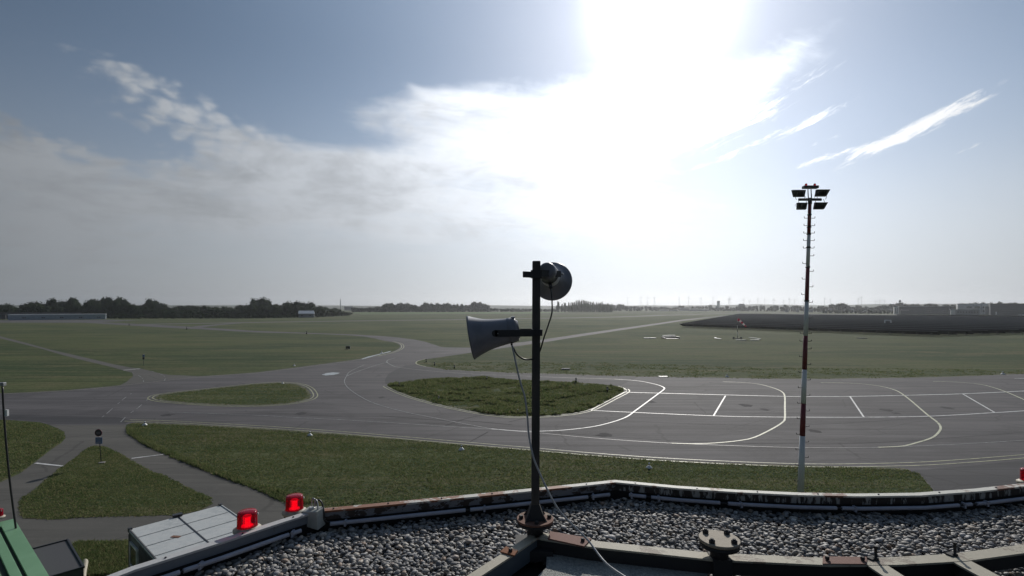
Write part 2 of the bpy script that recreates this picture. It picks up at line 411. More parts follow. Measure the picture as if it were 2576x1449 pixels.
for nm, P in (('crop_field', [(890, 786.6), (1345, 785.4), (1420, 785.2), (1420, 786.2), (1345, 786.7), (890, 788.2)]),
              ('crop_field', [(905, 789.6), (1345, 787.6), (1345, 788.7), (905, 790.6)])):
    flat_poly(nm, P, .02, M['crop'], label='bright green strip of crop below the hazy wood')
OLD = [(1047, 917), (1019, 920), (994, 931), (976, 942), (968, 957), (970, 966), (981.5, 970), (1019, 967), (1094, 960), (1169, 954), (1219, 953),
       (1288, 958), (1388, 963), (1488, 968), (1553, 974), (1605.5, 948.5), (1438, 943.5), (1288, 939), (1194, 935.5), (1119, 931), (1069, 923.5)]
flat_poly('asphalt_patch', OLD, .020, M['asphalt_old'], label='darker old asphalt behind the rough grass island')
flat_poly('asphalt_patch', [(2282, 1184), (2330, 1182), (2420, 1174), (2500, 1166), (2576, 1158), (2760, 1140), (2760, 1390), (2410, 1390), (2366, 1262), (2349, 1230), (2318, 1195)], .020, M['asphalt_old'],
          label='darker asphalt in front of the tower')
flat_poly('asphalt_patch', [(-150, 1040), (60, 1044), (300, 1050), (330, 1058), (315, 1066), (125, 1067), (100, 1060), (15, 1054), (-150, 1051)], .020, M['asphalt_old'], label='darker edge of taxiway beside the access road')
I1 = [(389, 1001), (402, 994), (450, 987.5), (550, 976.5), (644, 966.5), (700, 963.5), (742, 966.5), (770, 976), (783, 993), (777, 1003),
      (755, 1010), (720, 1016), (644, 1020), (550, 1018.5), (450, 1012), (404, 1006.5)]
I2 = [(977, 971), (983, 965), (1019, 963), (1094, 955.5), (1169, 950.5), (1219, 949.5), (1288, 955), (1388, 959.5), (1488, 964.5), (1550, 972),
      (1566, 979), (1568, 986), (1536, 1002.5), (1498, 1022), (1474, 1032), (1435, 1040), (1388, 1045), (1340, 1047), (1288, 1047.5),
      (1219, 1040), (1144, 1026), (1094, 1014), (1044, 1000), (1006.5, 986), (983, 975)]
I3 = [(228, 1125), (238, 1122.5), (255, 1123), (268, 1126), (302, 1142), (332, 1159), (375, 1184), (420, 1199), (475, 1229), (530, 1252), (533, 1267),
      (505, 1284), (440, 1296), (350, 1299.5), (225, 1302), (125, 1308), (62, 1304), (50, 1292), (47, 1272), (55, 1252), (82, 1237),
      (125, 1199), (150, 1179), (188, 1154), (212, 1134)]
G3 = [(335, 1064.5)] + G3T[1:] + [(2312, 1192), (2345, 1230), (2362, 1262), (2400, 1400), (900, 1400), (790, 1310), (730, 1271), (660, 1237), (600, 1214),
      (500, 1177), (420, 1144), (360, 1117), (322, 1091), (316, 1075), (318, 1069)]
for P, lb in ((I1, 'small lens-shaped grass island ringed with a double yellow line'), (I2, 'rough weedy grass island in the middle of the apron'),
              (I3, 'grass triangle between the forking access roads'), ):
    isl = flat_poly('grass_island', P, .026, M['grass'], label=lb, jit=.14)
    if P is not I3:
        Q = offset_path(spline([gnd(*p) for p in P + [P[0]]], 4), .38)
        ribbon_px([(p.x / p.y * F + HU, HV + F * H / p.y) for p in Q], .55, .029, M['dry_verge'], 'worn_verge', isl, 0)

o = ribbon_px(G3T, .7, .022, M['dry_verge'], 'worn_verge', None, 6); tag(o, 'worn dry verge between near grass and apron', kind='structure')
o = ribbon_px([(p[0], p[1] - .4) for p in TOP[-14:-2]], .9, .022, M['dry_verge'], 'worn_verge', None, 6); tag(o, 'worn dry verge along the far apron edge', kind='structure')
# ---- painted lines (parts of the taxiway)
def line(P, w, m, sub=6, parent=None, z=.034):
    return ribbon_px(P, w * .70, z, M[m], 'painted_line', parent or taxiway, sub)
ZL = .034
line([(1570.5, 987), (1932, 996.5), (2032, 997.5), (2137, 997.5), (2269.5, 995), (2422, 991), (2576, 984), (2760, 975)], .55, 'white_line')
line([(1487, 1033), (1794, 1046.5), (1932, 1049.3), (2030, 1050), (2174.5, 1050), (2337, 1047.5), (2502, 1038.5), (2576, 1034), (2760, 1022)], .42, 'white_line')
line([(1825, 996), (1795, 1046.5)], .32, 'white_line', 0, z=.038)
line([(2138, 997.5), (2173, 1049.7)], .32, 'white_line', 0, z=.038)
line([(2421.5, 991.2), (2503, 1038.5)], .32, 'white_line', 0, z=.038)
line([(1570.5, 987), (1538, 1004.5), (1500.5, 1024.5), (1487, 1033)], .28, 'white_line', 4, z=.042)
line([(1545.5, 954), (1600.5, 958), (1638, 964.5), (1660, 970.5), (1670.5, 975.7), (1669, 981), (1650.5, 995), (1600.5, 1032), (1575.5, 1049.5),
      (1538, 1063), (1488, 1074.5), (1413, 1083), (1338, 1085.7), (1288, 1084), (1236.5, 1079.5)], .36, 'white_line', z=.042)
line([(1236.5, 1079.5), (1169, 1067), (1094, 1052), (1019, 1037), (944, 1015.7), (906.5, 998), (876.5, 977), (866.5, 960.7), (871.5, 947), (881.5, 934.5), (916.5, 918)], .24, 'faded_line', z=.042)
line([(871.5, 947), (894, 937), (944, 919.5), (974, 912)], .3, 'faded_line')
line([(994, 900.7), (976.5, 905.7), (974, 912), (989, 920.7), (1004, 924.5), (1044, 929.5), (1089, 934), (1194, 941.5), (1288, 945), (1413, 950), (1545, 954)], .34, 'faded_line', z=.038)
line([(425, 1037), (644, 1045), (744, 1050.7), (869, 1057), (994, 1064.5), (1119, 1072.7), (1236, 1080)], .26, 'faded_line')
line([(1236, 1080), (1363, 1090.5), (1513, 1104), (1690.5, 1115.5), (1932, 1124.7), (2070, 1127), (2207, 1126), (2407, 1118), (2576, 1108), (2760, 1094)], .20, 'faded_line')
line([(1818, 960.7), (1875.5, 963), (1913, 967.5), (1947, 977), (1967, 986), (1974, 997), (1974.5, 1025), (1974.5, 1052), (1969.5, 1062), (1947, 1077), (1900, 1100),
      (1860, 1109), (1800, 1115), (1740, 1117), (1690, 1115.5)], .34, 'cream_line', z=.042)
line([(2064.5, 963), (2144.5, 964.5), (2207, 970.7), (2252, 982), (2282, 1000.7), (2332, 1043), (2357, 1062), (2366, 1075), (2362, 1087), (2344.5, 1101.7),
      (2307, 1114), (2269.5, 1123), (2209.5, 1126)], .34, 'cream_line', z=.042)
line([(2347, 960), (2407, 961.5), (2469.5, 968), (2519.5, 982), (2576, 1005.7), (2700, 1060)], .34, 'cream_line', z=.042)
line([(2552, 952.5), (2700, 949)], .4, 'white_line', 0)
for d in (-.45, .45):
    P = [(320, 1058), (450, 1062.5), (644, 1073.5), (819, 1085.5), (1000, 1100.5), (1288, 1125.7), (1538, 1147), (1713, 1158.5), (1932, 1168.5), (2070, 1171.5), (2157, 1171), (2307, 1167.5),
         (2432, 1160), (2576, 1148.5), (2760, 1132)]
    Q = spline([gnd(*p) for p in P], 6); Q = offset_path(Q, d)
    ribbon_px([(p.x / p.y * F + HU, HV + F * H / p.y) for p in Q], .17, ZL, M['yellow_line'], 'painted_line', taxiway, 0)
def ring(P, grow, w, m='yellow_line', closed=True):
    Q = [gnd(*p) for p in P]
    if closed: Q = spline(Q + [Q[0]], 5)
    else: Q = spline(Q, 5)
    Q = offset_path(Q, grow)
    ribbon_px([(p.x / p.y * F + HU, HV + F * H / p.y) for p in Q], w, .046, M[m], 'painted_line', taxiway, 0)
ring(I1, -.35, .2); ring(I1, -1.0, .2)
I2b = I2[::-1]; i2 = I2[10:] + I2[:1]
ring(i2, -.35, .2, closed=False); ring(i2, -1.0, .2, closed=False)
ring([(1550, 972), (1566, 979), (1568, 986)], -.5, .25, closed=False)
ring([(944, 896), (981, 887.5), (1002, 879), (1008, 872), (1003, 864.5), (985, 859.5)], .35, .25, closed=False)
ring([(944, 896), (981, 887.5), (1002, 879), (1008, 872), (1003, 864.5), (985, 859.5)], 1.2, .25, closed=False)
ring([(1069, 903), (1051, 907.5), (1044, 912), (1047, 917), (1069, 923)], -.3, .3, closed=False)
line([(644, 939), (744, 926.5), (909, 904), (981, 888.5)], .2, 'yellow_line')
line([(7, 991), (175, 982.5), (275, 973.5), (497, 949), (644, 939)], .22, 'yellow_line')
line([(331, 1153.7), (410, 1143.7)], .36, 'white_line', 0, access, .03)
line([(89, 1165.5), (157.5, 1173)], .36, 'white_line', 0, access, .03)
line([(310, 931.5), (352.5, 927.7)], .7, 'white_line', 0, path, .03)
line([(1288, 862.5), (1463, 842.5), (1713, 805.8)], .0001, 'faded_line', 0)
for P in ([(331, 990), (312, 1003), (290, 1022), (262, 1046), (247, 1056)], [(372, 1004), (350, 1024), (322, 1044), (300, 1066)],
          [(333, 938), (352, 947), (360, 955), (361, 962)], [(382, 934), (405, 942), (416, 950), (412, 960)]):
    Q = pxs(P, 4)
    for k in range(0, len(Q) - 2, 3): ribbon_px([Q[k], Q[k + 1], Q[k + 2]][:2 + (k % 2)], .12, ZL, M['faded_line'], 'painted_line', taxiway, 0)
for P in ([(1119, 1072), (1173, 1053), (1210, 1046)], [(954, 1046), (1094, 1057), (1173, 1059), (1288, 1069)], [(1182, 1112), (1228, 1087)], [(1280, 1062), (1322, 1052)]):
    ribbon_px(P, .09, ZL, M['crack'], 'tar_seam', taxiway, 3)
# long paving joints and tyre rubber following the taxi lane
LANE = [(60, 1050), (450, 1056), (644, 1066), (819, 1077), (1000, 1091), (1288, 1115), (1538, 1136), (1713, 1147.5), (1932, 1157), (2157, 1159.5), (2307, 1156), (2432, 1149), (2576, 1137), (2760, 1121)]
M['rubber'] = varied('tyre_rubber', [(.066, .063, .067), (.053, .050, .054)], [(.08, .5, 1)], 1.0, world_=True); M['rubber'].node_tree.nodes['Principled BSDF'].inputs['Specular IOR Level'].default_value = 0
LQ = spline([gnd(*p) for p in LANE], 5)
for d_ in (-6.2, -15.2):
    Q = offset_path(LQ, d_); Q = [q_ for q_ in Q if -42 < q_.x < 90 and (d_ > -12 or q_.x > 6)]
    ribbon_px([(p.x / p.y * F + HU, HV + F * H / p.y) for p in Q], .05, .026, M['crack'], 'tar_seam', taxiway, 0)
M['stain'] = varied('oil_stain', [(.056, .054, .057), (.038, .037, .040)], [(1.5, 1.5, 1)], .6, world_=True)
M['stain'].node_tree.nodes['Principled BSDF'].inputs['Specular IOR Level'].default_value = .12; M['stain'].node_tree.nodes['Principled BSDF'].inputs['Roughness'].default_value = .9
rs = random.Random(77)
for (u, v, r_) in ((1875, 1020, 1.1), (1925, 1031, .7), (2230, 1032, .9), (2255, 1040, .6), (1640, 1012, .8), (2380, 1026, .8), (1180, 1030, .9), (960, 1000, .7), (1520, 1095, .9), (2050, 1085, .8), (760, 1040, .8), (420, 1045, .9)):
    c_ = gnd(u, v); W_ = [(c_.x + math.cos(a) * r_ * rs.uniform(.6, 1.2), c_.y + math.sin(a) * r_ * rs.uniform(.6, 1.4)) for a in [k * .52 for k in range(12)]]
    flat_poly('stain', W_, .023, M['stain'], taxiway, px=False)
flat_poly('concrete_patch', [(809, 943), (822, 938.8), (838, 937), (855, 938.2), (850, 941), (838, 943.5), (820, 944.8)], .036, M['pale_patch'], taxiway)

# ------------------------------------------------------------------ grass tufts (real blades on the near grass)
M['blade'] = mat('grass_blade', (.06, .085, .03), .9)
t = M['blade'].node_tree; b = t.nodes['Principled BSDF']; b.inputs['Specular IOR Level'].default_value = .15
g = t.nodes.new('ShaderNodeNewGeometry'); rn = S(g.outputs['Random Per Island'], t)
pn = noise(t, objco(t, .22, .34, 1), 1.0, 5, .65, .5)
c = mixc(t, smooth(t, rn * .45 + pn * .55, .30, .68), (.074, .112, .038), (.175, .195, .088))
c = mixc(t, smooth(t, rn, .80, .9), c, (.24, .21, .11))
t.links.new(c, b.inputs['Base Color'])
tr = t.nodes.new('ShaderNodeBsdfTranslucent'); t.links.new(c, tr.inputs[0])
mx = t.nodes.new('ShaderNodeMixShader'); mx.inputs[0].default_value = .5
t.links.new(b.outputs[0], mx.inputs[1]); t.links.new(tr.outputs[0], mx.inputs[2])
t.links.new(mx.outputs[0], t.nodes['Material Output'].inputs[0])
def in_poly(X, Y, P):
    inside = np.zeros(len(X), bool); n = len(P)
    for i in range(n):
        x1, y1 = P[i]; x2, y2 = P[(i + 1) % n]
        cnd = ((y1 > Y) != (y2 > Y)) & (X < (x2 - x1) * (Y - y1) / (y2 - y1 + 1e-12) + x1); inside ^= cnd
    return inside
def vnoise(X, Y, s, seed):                           # cheap value noise
    r = np.random.default_rng(seed).random((64, 64)); x = X / s; y = Y / s
    xi = np.floor(x).astype(int); yi = np.floor(y).astype(int); fx = x - xi; fy = y - yi
    fx = fx * fx * (3 - 2 * fx); fy = fy * fy * (3 - 2 * fy)
    q = lambda a, b_: r[a % 64, b_ % 64]
    return (q(xi, yi) * (1 - fx) + q(xi + 1, yi) * fx) * (1 - fy) + (q(xi, yi + 1) * (1 - fx) + q(xi + 1, yi + 1) * fx) * fy
def tufts(name, P, count, h, w, label, z0=.02, thr=.0, nb=5, maxY=110, px=True):
    W = [gnd(u, v) for u, v in P] if px else P; W = [(p[0], p[1]) for p in W]
    xs = np.array([p[0] for p in W]); ys = np.array([p[1] for p in W])
    X = rng.uniform(xs.min(), xs.max(), count * 6); Y = rng.uniform(ys.min(), min(ys.max(), maxY), count * 6)
    ok = in_poly(X, Y, W); X, Y = X[ok], Y[ok]
    d = vnoise(X, Y, 3.1, 3) * .6 + vnoise(X, Y, .9, 5) * .4
    ok = d > thr; X, Y, d = X[ok][:count], Y[ok][:count], d[ok][:count]; n = len(X)
    A = rng.uniform(0, 6.283, (n, nb)); rad = rng.uniform(0, 1, (n, nb)) * w * .5; hh = h * (.4 + .9 * d)[:, None] * rng.uniform(.5, 1.3, (n, nb))
    bx = X[:, None] + np.cos(A) * rad; by = Y[:, None] + np.sin(A) * rad; B = rng.uniform(0, 6.283, (n, nb)); ww = w * .13
    v = np.zeros((n, nb, 3, 3), np.float32)
    v[:, :, 0] = np.stack([bx - np.cos(B) * ww, by - np.sin(B) * ww, np.full_like(bx, z0)], -1)
    v[:, :, 1] = np.stack([bx + np.cos(B) * ww, by + np.sin(B) * ww, np.full_like(bx, z0)], -1)
    lean = rng.normal(0, .45, (n, nb, 2)) * hh[..., None]
    v[:, :, 2] = np.stack([bx + lean[..., 0], by + lean[..., 1], z0 + hh], -1)
    me = bpy.data.meshes.new(name); N = n * nb
    me.vertices.add(N * 3); me.vertices.foreach_set('co', v.ravel()); me.loops.add(N * 3); me.loops.foreach_set('vertex_index', np.arange(N * 3, dtype=np.int32))
    me.polygons.add(N); me.polygons.foreach_set('loop_start', np.arange(0, N * 3, 3, dtype=np.int32)); me.polygons.foreach_set('loop_total', np.full(N, 3, np.int32))
    me.materials.append(M['blade']); me.update(); me.validate()
    return tag(link(name, me), label, kind='stuff')
tufts('grass', [(400, 1300), (1000, 1300), (2450, 1290)] and G3, 46000, .09, .32, 'short mown grass below the tower', nb=4, thr=.0)
tufts('rough_grass', I2, 20000, .18, .5, 'tall rough grass and weeds on the apron island', thr=.22, nb=5)
tufts('weed_clumps', I2, 7000, .42, .7, 'darker weed clumps on the rough apron island', thr=.60, nb=7)
tufts('grass', I1, 6000, .10, .4, 'mown grass on the small island', thr=0, nb=3)
tufts('grass', I3, 14000, .09, .34, 'mown grass in the road triangle', thr=0, nb=3)
G4 = [(-100, 1056), (15, 1058), (98, 1064), (120, 1070), (148, 1081), (160, 1087), (163, 1101), (153, 1113), (123, 1133), (85, 1162), (48, 1190), (-100, 1250)]
tufts('grass', G4, 8000, .10, .4, 'mown grass left of the access road', thr=0, nb=3)
for P, c_ in (([(318, 1075), (324, 1093), (362, 1119), (422, 1147), (502, 1180), (602, 1217), (662, 1240), (732, 1274), (800, 1262), (670, 1226), (600, 1203), (500, 1166), (420, 1133), (360, 1106)], 9000),):
    tufts('verge_grass', P, c_, .26, .35, 'taller dark grass along the access road verge', thr=.2, nb=5)
tufts('grass', [(1050, 912), (1119, 931), (1288, 939), (1600, 948.5), (1932, 953.5), (2182, 952.5), (2576, 941.5), (2576, 930), (1932, 925), (1288, 905), (1090, 902)], 5000, .12, .8, 'rough grass behind the apron edge', thr=.45, nb=3, maxY=140)
0 and tufts('grass', [(0, 960), (310, 966), (335, 945), (200, 906), (0, 852)], 6000, .22, .8, 'rough grass beside the narrow path', thr=.4, maxY=140)
tufts('grass', [(190, 1368), (320, 1364), (345, 1449), (200, 1449)], 3000, .2, .3, 'unkempt grass beside the stacked containers', thr=.2)
# ------------------------------------------------------------------ hills, trees, far buildings
M['hill'] = mat('hill', (.05, .065, .04), 1.0)
def ridge(name, Y, prof, label, seed):
    r = random.Random(seed); us = np.linspace(-400, 3000, 240); V = np.interp(us, [p[0] for p in prof], [p[1] for p in prof])
    vs = []; n = len(us)
    for k, (dy, fz) in enumerate(((0, 0.0), (150, .7), (400, 1.0), (900, .5), (1200, 0))):
        for u, v in zip(us, V):
            z = H + (HV - v + r.uniform(-.5, .5)) / F * Y
            vs.append(((u - HU) / F * Y, Y + dy, max(0.0, z) * fz if fz else -1.0))
    fs = [(k * n + i, k * n + i + 1, (k + 1) * n + i + 1, (k + 1) * n + i) for k in range(4) for i in range(n - 1)]
    me = bpy.data.meshes.new(name); me.from_pydata(vs, [], fs); me.materials.append(M['hill']); me.update()
    me.polygons.foreach_set('use_smooth', [True] * len(fs))
    tag(link(name, me), label, kind='structure')
ridge('hills', 5200, [(-400, 768), (600, 767), (860, 768.5), (1100, 770), (1215, 767), (1330, 768.5), (1420, 769), (1540, 765), (1600, 768.5), (1640, 767), (1720, 768.5), (1850, 767),
                      (1950, 764.5), (2000, 766), (2200, 767.5), (2400, 764), (3000, 760)], 'low hazy ridge along the horizon', 3)
ridge('hills', 3300, [(-400, 769), (1200, 769.5), (1500, 770), (1700, 769), (1930, 766.5), (2010, 767), (2070, 768), (2150, 769), (2300, 764), (3000, 763)], 'nearer wooded rise before the ridge', 5)

def leaf_mat(name, a, b_):
    m = mat(name, a, .95); t = m.node_tree; b = t.nodes['Principled BSDF']; b.inputs['Specular IOR Level'].default_value = .1
    g = t.nodes.new('ShaderNodeNewGeometry'); oi = t.nodes.new('ShaderNodeObjectInfo')
    f = S(g.outputs['Random Per Island'], t) * .55 + S(oi.outputs['Random'], t) * .45
    c = mixc(t, f, a, b_); t.links.new(c, b.inputs['Base Color'])
    tr = t.nodes.new('ShaderNodeBsdfTranslucent'); t.links.new(c, tr.inputs[0])
    mx = t.nodes.new('ShaderNodeMixShader'); mx.inputs[0].default_value = .2
    t.links.new(b.outputs[0], mx.inputs[1]); t.links.new(tr.outputs[0], mx.inputs[2]); t.links.new(mx.outputs[0], t.nodes['Material Output'].inputs[0])
    return m
M['leaf'] = leaf_mat('dark_leaves', (.014, .026, .011), (.042, .066, .026))
M['leaf_pale'] = leaf_mat('pale_leaves', (.05, .065, .035), (.09, .11, .06))
M['bark'] = varied('bark', [(.055, .045, .035), (.09, .08, .065)], [(3, 3, 1)], .95)
def crown_mesh(seed, kind):
    r = random.Random(seed); lobes = []
    if kind == 'broad':
        for _ in range(r.randint(7, 10)):
            a = r.uniform(0, 6.28); q = r.uniform(.05, .30); z = r.uniform(.30, .80)
            lobes.append((Vector((math.cos(a) * q, math.sin(a) * q, z)), r.uniform(.13, .24)))
        lobes.append((Vector((0, 0, .52)), .3))
        for _ in range(4):
            a = r.uniform(0, 6.28); lobes.append((Vector((math.cos(a) * .3, math.sin(a) * .3, r.uniform(.12, .3))), r.uniform(.12, .2)))
    elif kind == 'poplar':
        for k in range(9): lobes.append((Vector((r.uniform(-.05, .05), r.uniform(-.05, .05), .12 + k * .095)), .34 * (1 - abs(k - 3.5) / 8)))
    else:
        for _ in range(7):
            a = r.uniform(0, 6.28); q = r.uniform(.0, .3)
            lobes.append((Vector((math.cos(a) * q, math.sin(a) * q, r.uniform(.15, .7))), r.uniform(.2, .3)))
    mb = MB()
    sq = 1.0 if kind != 'poplar' else .36
    bm = bmesh.new(); bmesh.ops.create_icosphere(bm, subdivisions=2, radius=1.0)
    base = [v.co.copy() for v in bm.verts]; faces = [[v.index for v in f.verts] for f in bm.faces]; bm.free()
    for c, rad in lobes:
        vs = [Vector((c.x + p.x * rad * .80 * (1 + r.uniform(-.18, .18)), c.y + p.y * rad * .80 * (1 + r.uniform(-.18, .18)), c.z + p.z * rad * .74 * (.36 if kind == 'poplar' and 0 else 1) * (1 + r.uniform(-.16, .16)))) for p in base]
        mb.add(vs, faces, 0, False)
    n = 900 if kind == 'broad' else 520
    for _ in range(n):
        c, rad = r.choice(lobes)
        d = Vector((r.gauss(0, 1), r.gauss(0, 1), r.gauss(0, 1))).normalized()
        p = c + d * rad * r.uniform(.74, 1.10 if r.random() < .75 else 1.32); s_ = r.uniform(.014, .046)
        a = Vector((r.gauss(0, 1), r.gauss(0, 1), r.gauss(0, 1))).normalized() * s_; b_ = a.orthogonal().normalized() * s_ * r.uniform(.6, 1)
        mb.add([p - a, p + b_, p + a, p - b_], [(0, 1, 2, 3)], 0)
    if kind == 'poplar': mb.v = [(x * .45, y * .45, z) for x, y, z in mb.v]
    return mb
def tree_proto(seed, kind, leaf='leaf'):
    root = empty('tree', (0, 0, 0)); crown = crown_mesh(seed, kind).build('crown', M[leaf], root)
    tm = MB(); r = random.Random(seed)
    tm.lathe([(.035, 0), (.024, .12), (.018, .4), (.008, .75)], (0, 0, 0), (0, 0, 1), 8)
    for k in range(5):
        a = r.uniform(0, 6.28); tm.cyl((0, 0, .16 + k * .08), (math.cos(a) * .22, math.sin(a) * .22, .34 + k * .1), .011, .003, 5)
    tm.build('trunk', M['bark'], root)
    return root
NAMES = {'broad': 'broadleaf_tree', 'poplar': 'poplar_tree', 'bush': 'bushy_tree'}
protos = {k: [tree_proto(11 + i + j * 20, k, 'leaf' if i % 3 else 'leaf') for i in range(5)] for j, k in enumerate(('broad', 'poplar', 'bush'))}
used = set()
def tree(kind, loc, w, h, label, group, rr, name=None):
    p = rr.choice(protos[kind])
    if p.name not in used: o = p; used.add(p.name)
    else: o = copy_tree(p)
    o.name = name or NAMES[kind]; o.location = loc; o.rotation_euler = (0, 0, rr.uniform(0, 6.28)); o.scale = (w, w, h)
    tag(o, label, 'tree', group); return o
def tree_row(prof, basev, u0, u1, step, kind, label, group, seed, wpx, fill=1.0, drop=(0, .12), Yoff=0.0, hs=1.10):
    rr = random.Random(seed); u = u0
    while u < u1:
        vt = np.interp(u, [p[0] for p in prof], [p[1] for p in prof]); vb = np.interp(u, [p[0] for p in basev], [p[1] for p in basev])
        Y = F * H / (vb - HV) + Yoff + rr.uniform(0, 18); h = H + (HV - vt) / F * Y
        h *= hs - rr.uniform(*drop)
        lab = label(u) if callable(label) else label
        tree(kind if isinstance(kind, str) else rr.choice(kind), ((u - HU) / F * Y, Y, -.2), wpx / F * Y * rr.uniform(.85, 1.25), h, lab, group, rr)
        u += step * rr.uniform(.7, 1.3)
z6 = lambda L: [(a * .1823, 724.5 + b * .1823) for a, b in L]
z7 = lambda L: [(469.6 + a * .1823, 724.5 + b * .1823) for a, b in L]
z8 = lambda L: [(925.7 + a * .1823, 751.3 + b * .1823) for a, b in L]
P_L = [(-80, 770)] + z6([(0, 250), (170, 225), (210, 180), (280, 250), (380, 250), (430, 200), (490, 160), (560, 190), (640, 250), (700, 165), (740, 150), (800, 190), (900, 170), (960, 170), (1000, 115), (1100, 140), (1180, 190),
      (1250, 140), (1560, 122), (1700, 160), (1830, 230), (2000, 195), (2100, 180), (2170, 205), (2230, 240), (2500, 262)]) + \
      z7([(80, 250), (250, 262), (380, 240), (440, 262), (600, 270), (750, 250), (820, 220), (900, 180), (1000, 150), (1080, 170), (1130, 220), (1170, 195), (1300, 220), (1400, 182), (1450, 235), (1530, 205), (1600, 225),
      (1730, 212), (1790, 250), (1890, 240), (1940, 270), (2000, 265), (2200, 300), (2350, 320)])
B_L = [(-80, 802), (270, 801.5), (640, 800.5), (800, 799), (860, 795), (900, 793)]
def lab_left(u):
    if u < 270: return 'tall dark tree behind the long blue-grey hangar'
    if u < 420: return 'dense dark tree just beyond the end of the long hangar'
    if u < 600: return 'low dark tree in the even stretch of treeline between hangar and barn'
    if u < 745: return 'domed dark tree in the taller clump before the small barn'
    return 'thin greyish tree by or beyond the small barn'
tree_row(P_L, [(a, b - 3) for a, b in B_L], -60, 860, 12, ('broad', 'broad', 'bush'), lab_left, 'dark treeline on the far side of the grass', 4, 33, Yoff=60, drop=(-.02, .10), hs=1.22)
tree_row(P_L, B_L, -60, 880, 9, ('broad', 'bush'), lab_left, 'dark treeline on the far side of the grass', 5, 26, drop=(.08, .38), Yoff=25)
tree_row([(270, 786), (640, 786), (900, 787)], [(270, 802), (640, 801), (800, 799.5), (900, 794)], 272, 745, 8, 'bush', 'low bush at the foot of the dark treeline', 'bushes at the foot of the treeline', 6, 12, Yoff=5, drop=(0, .5))
P_M = z8([(-40, 118), (120, 112), (180, 110), (205, 75), (230, 58), (300, 50), (380, 75), (480, 72), (640, 75), (690, 105), (740, 95), (780, 48), (900, 60), (1050, 80), (1080, 62), (1130, 88), (1200, 60), (1380, 85), (1420, 65), (1530, 50), (1630, 72),
      (1680, 125), (1740, 115), (1830, 122), (2000, 125), (2300, 135)])
B_M = [(880, 785.3), (1430, 783.8)]
tree_row(P_M, B_M, 890, 1232, 8.5, 'broad', 'rounded tree in the hazy wood beyond the crop strips', 'hazy wood beyond the crop strips', 8, 18, drop=(-.14, -.04))
tree_row(P_M, B_M, 955, 1235, 8, 'bush', 'rounded tree in the hazy wood beyond the crop strips', 'hazy wood beyond the crop strips', 9, 13, drop=(.25, .5), Yoff=-15)
tree_row(P_M, B_M, 1236, 1402, 9, 'bush', 'low hazy tree right of the rounded wood', 'low hazy trees behind the loudspeaker post', 10, 15, drop=(0, .2))
tree('poplar', at(958.5, 785, 1500).xy.to_3d(), 7, 27, 'single slim poplar standing at the left end of the hazy wood', None, random.Random(2), 'poplar_tree')
rr = random.Random(31)
P_P = [(1402, 757), (1408, 758), (1414, 764), (1420, 760), (1440, 759), (1462, 756), (1480, 757), (1492, 760), (1500, 763), (1510, 760), (1525, 764), (1538, 766)]
B_P = [(1400, 783.2), (1670, 782)]
u = 1403.0
while u < 1540:
    vt = np.interp(u, [p[0] for p in P_P], [p[1] for p in P_P]); Y = 1450 + rr.uniform(-20, 60)
    tree('poplar', ((u - HU) / F * Y, Y, 0), rr.uniform(16, 24), (H + (HV - vt + rr.uniform(-2.2, 3)) / F * Y), 'slim poplar in the spiky hazy row right of the loudspeaker post', 'row of hazy poplars', rr)
    u += rr.uniform(2.2, 4.4)
tree_row([(1402, 766), (1500, 765), (1541, 766), (1553, 762), (1570, 764), (1585, 769), (1600, 767), (1650, 770), (1720, 773)], B_P, 1403, 1700, 9, 'bush', 'hazy bushy tree in front of and right of the poplars', 'hazy trees along the far edge', 12, 15, Yoff=-60, drop=(0, .1))
tree_row([(1700, 769), (1714, 767), (1730, 771), (1745, 766), (1765, 767), (1783, 765), (1800, 771), (1830, 768), (1870, 770), (1905, 766), (1935, 767), (1970, 765), (2040, 766.5), (2055, 770)], [(1700, 781), (2060, 785)], 1700, 2062, 8, ('bush', 'broad'),
         'small hazy tree among the distant sheds', 'hazy trees among the distant sheds', 13, 12, drop=(0, .3))
tree_row([(2055, 769), (2075, 768), (2098, 764), (2107, 769), (2150, 768), (2200, 770), (2215, 762), (2260, 761), (2290, 763), (2300, 764), (2340, 761), (2400, 765), (2440, 760), (2480, 758), (2500, 757), (2576, 760), (2700, 760)], [(2055, 785.5), (2700, 787)], 2062, 2660, 10,
         ('broad', 'bush'), 'hazy tree behind the industrial halls', 'hazy trees behind the industrial halls', 14, 17, Yoff=80, drop=(-.02, .12))
tree('broad', gnd(2115, 786).xy.to_3d(), 34, 31, 'single big round tree standing above the far hedge right of the light mast', None, random.Random(8), 'broadleaf_tree')
tree_row([(2125, 776), (2250, 777)], [(2125, 788.5), (2250, 789.5)], 2070, 2250, 9, 'bush', 'low shrub along the road beyond the solar field', 'shrubs beyond the solar field', 15, 10, drop=(0, .5))
for k in protos:
    for p in protos[k]:
        if p.name not in used and p.name.startswith('tree'):
            for ch in list(p.children): bpy.data.objects.remove(ch)
            bpy.data.objects.remove(p)

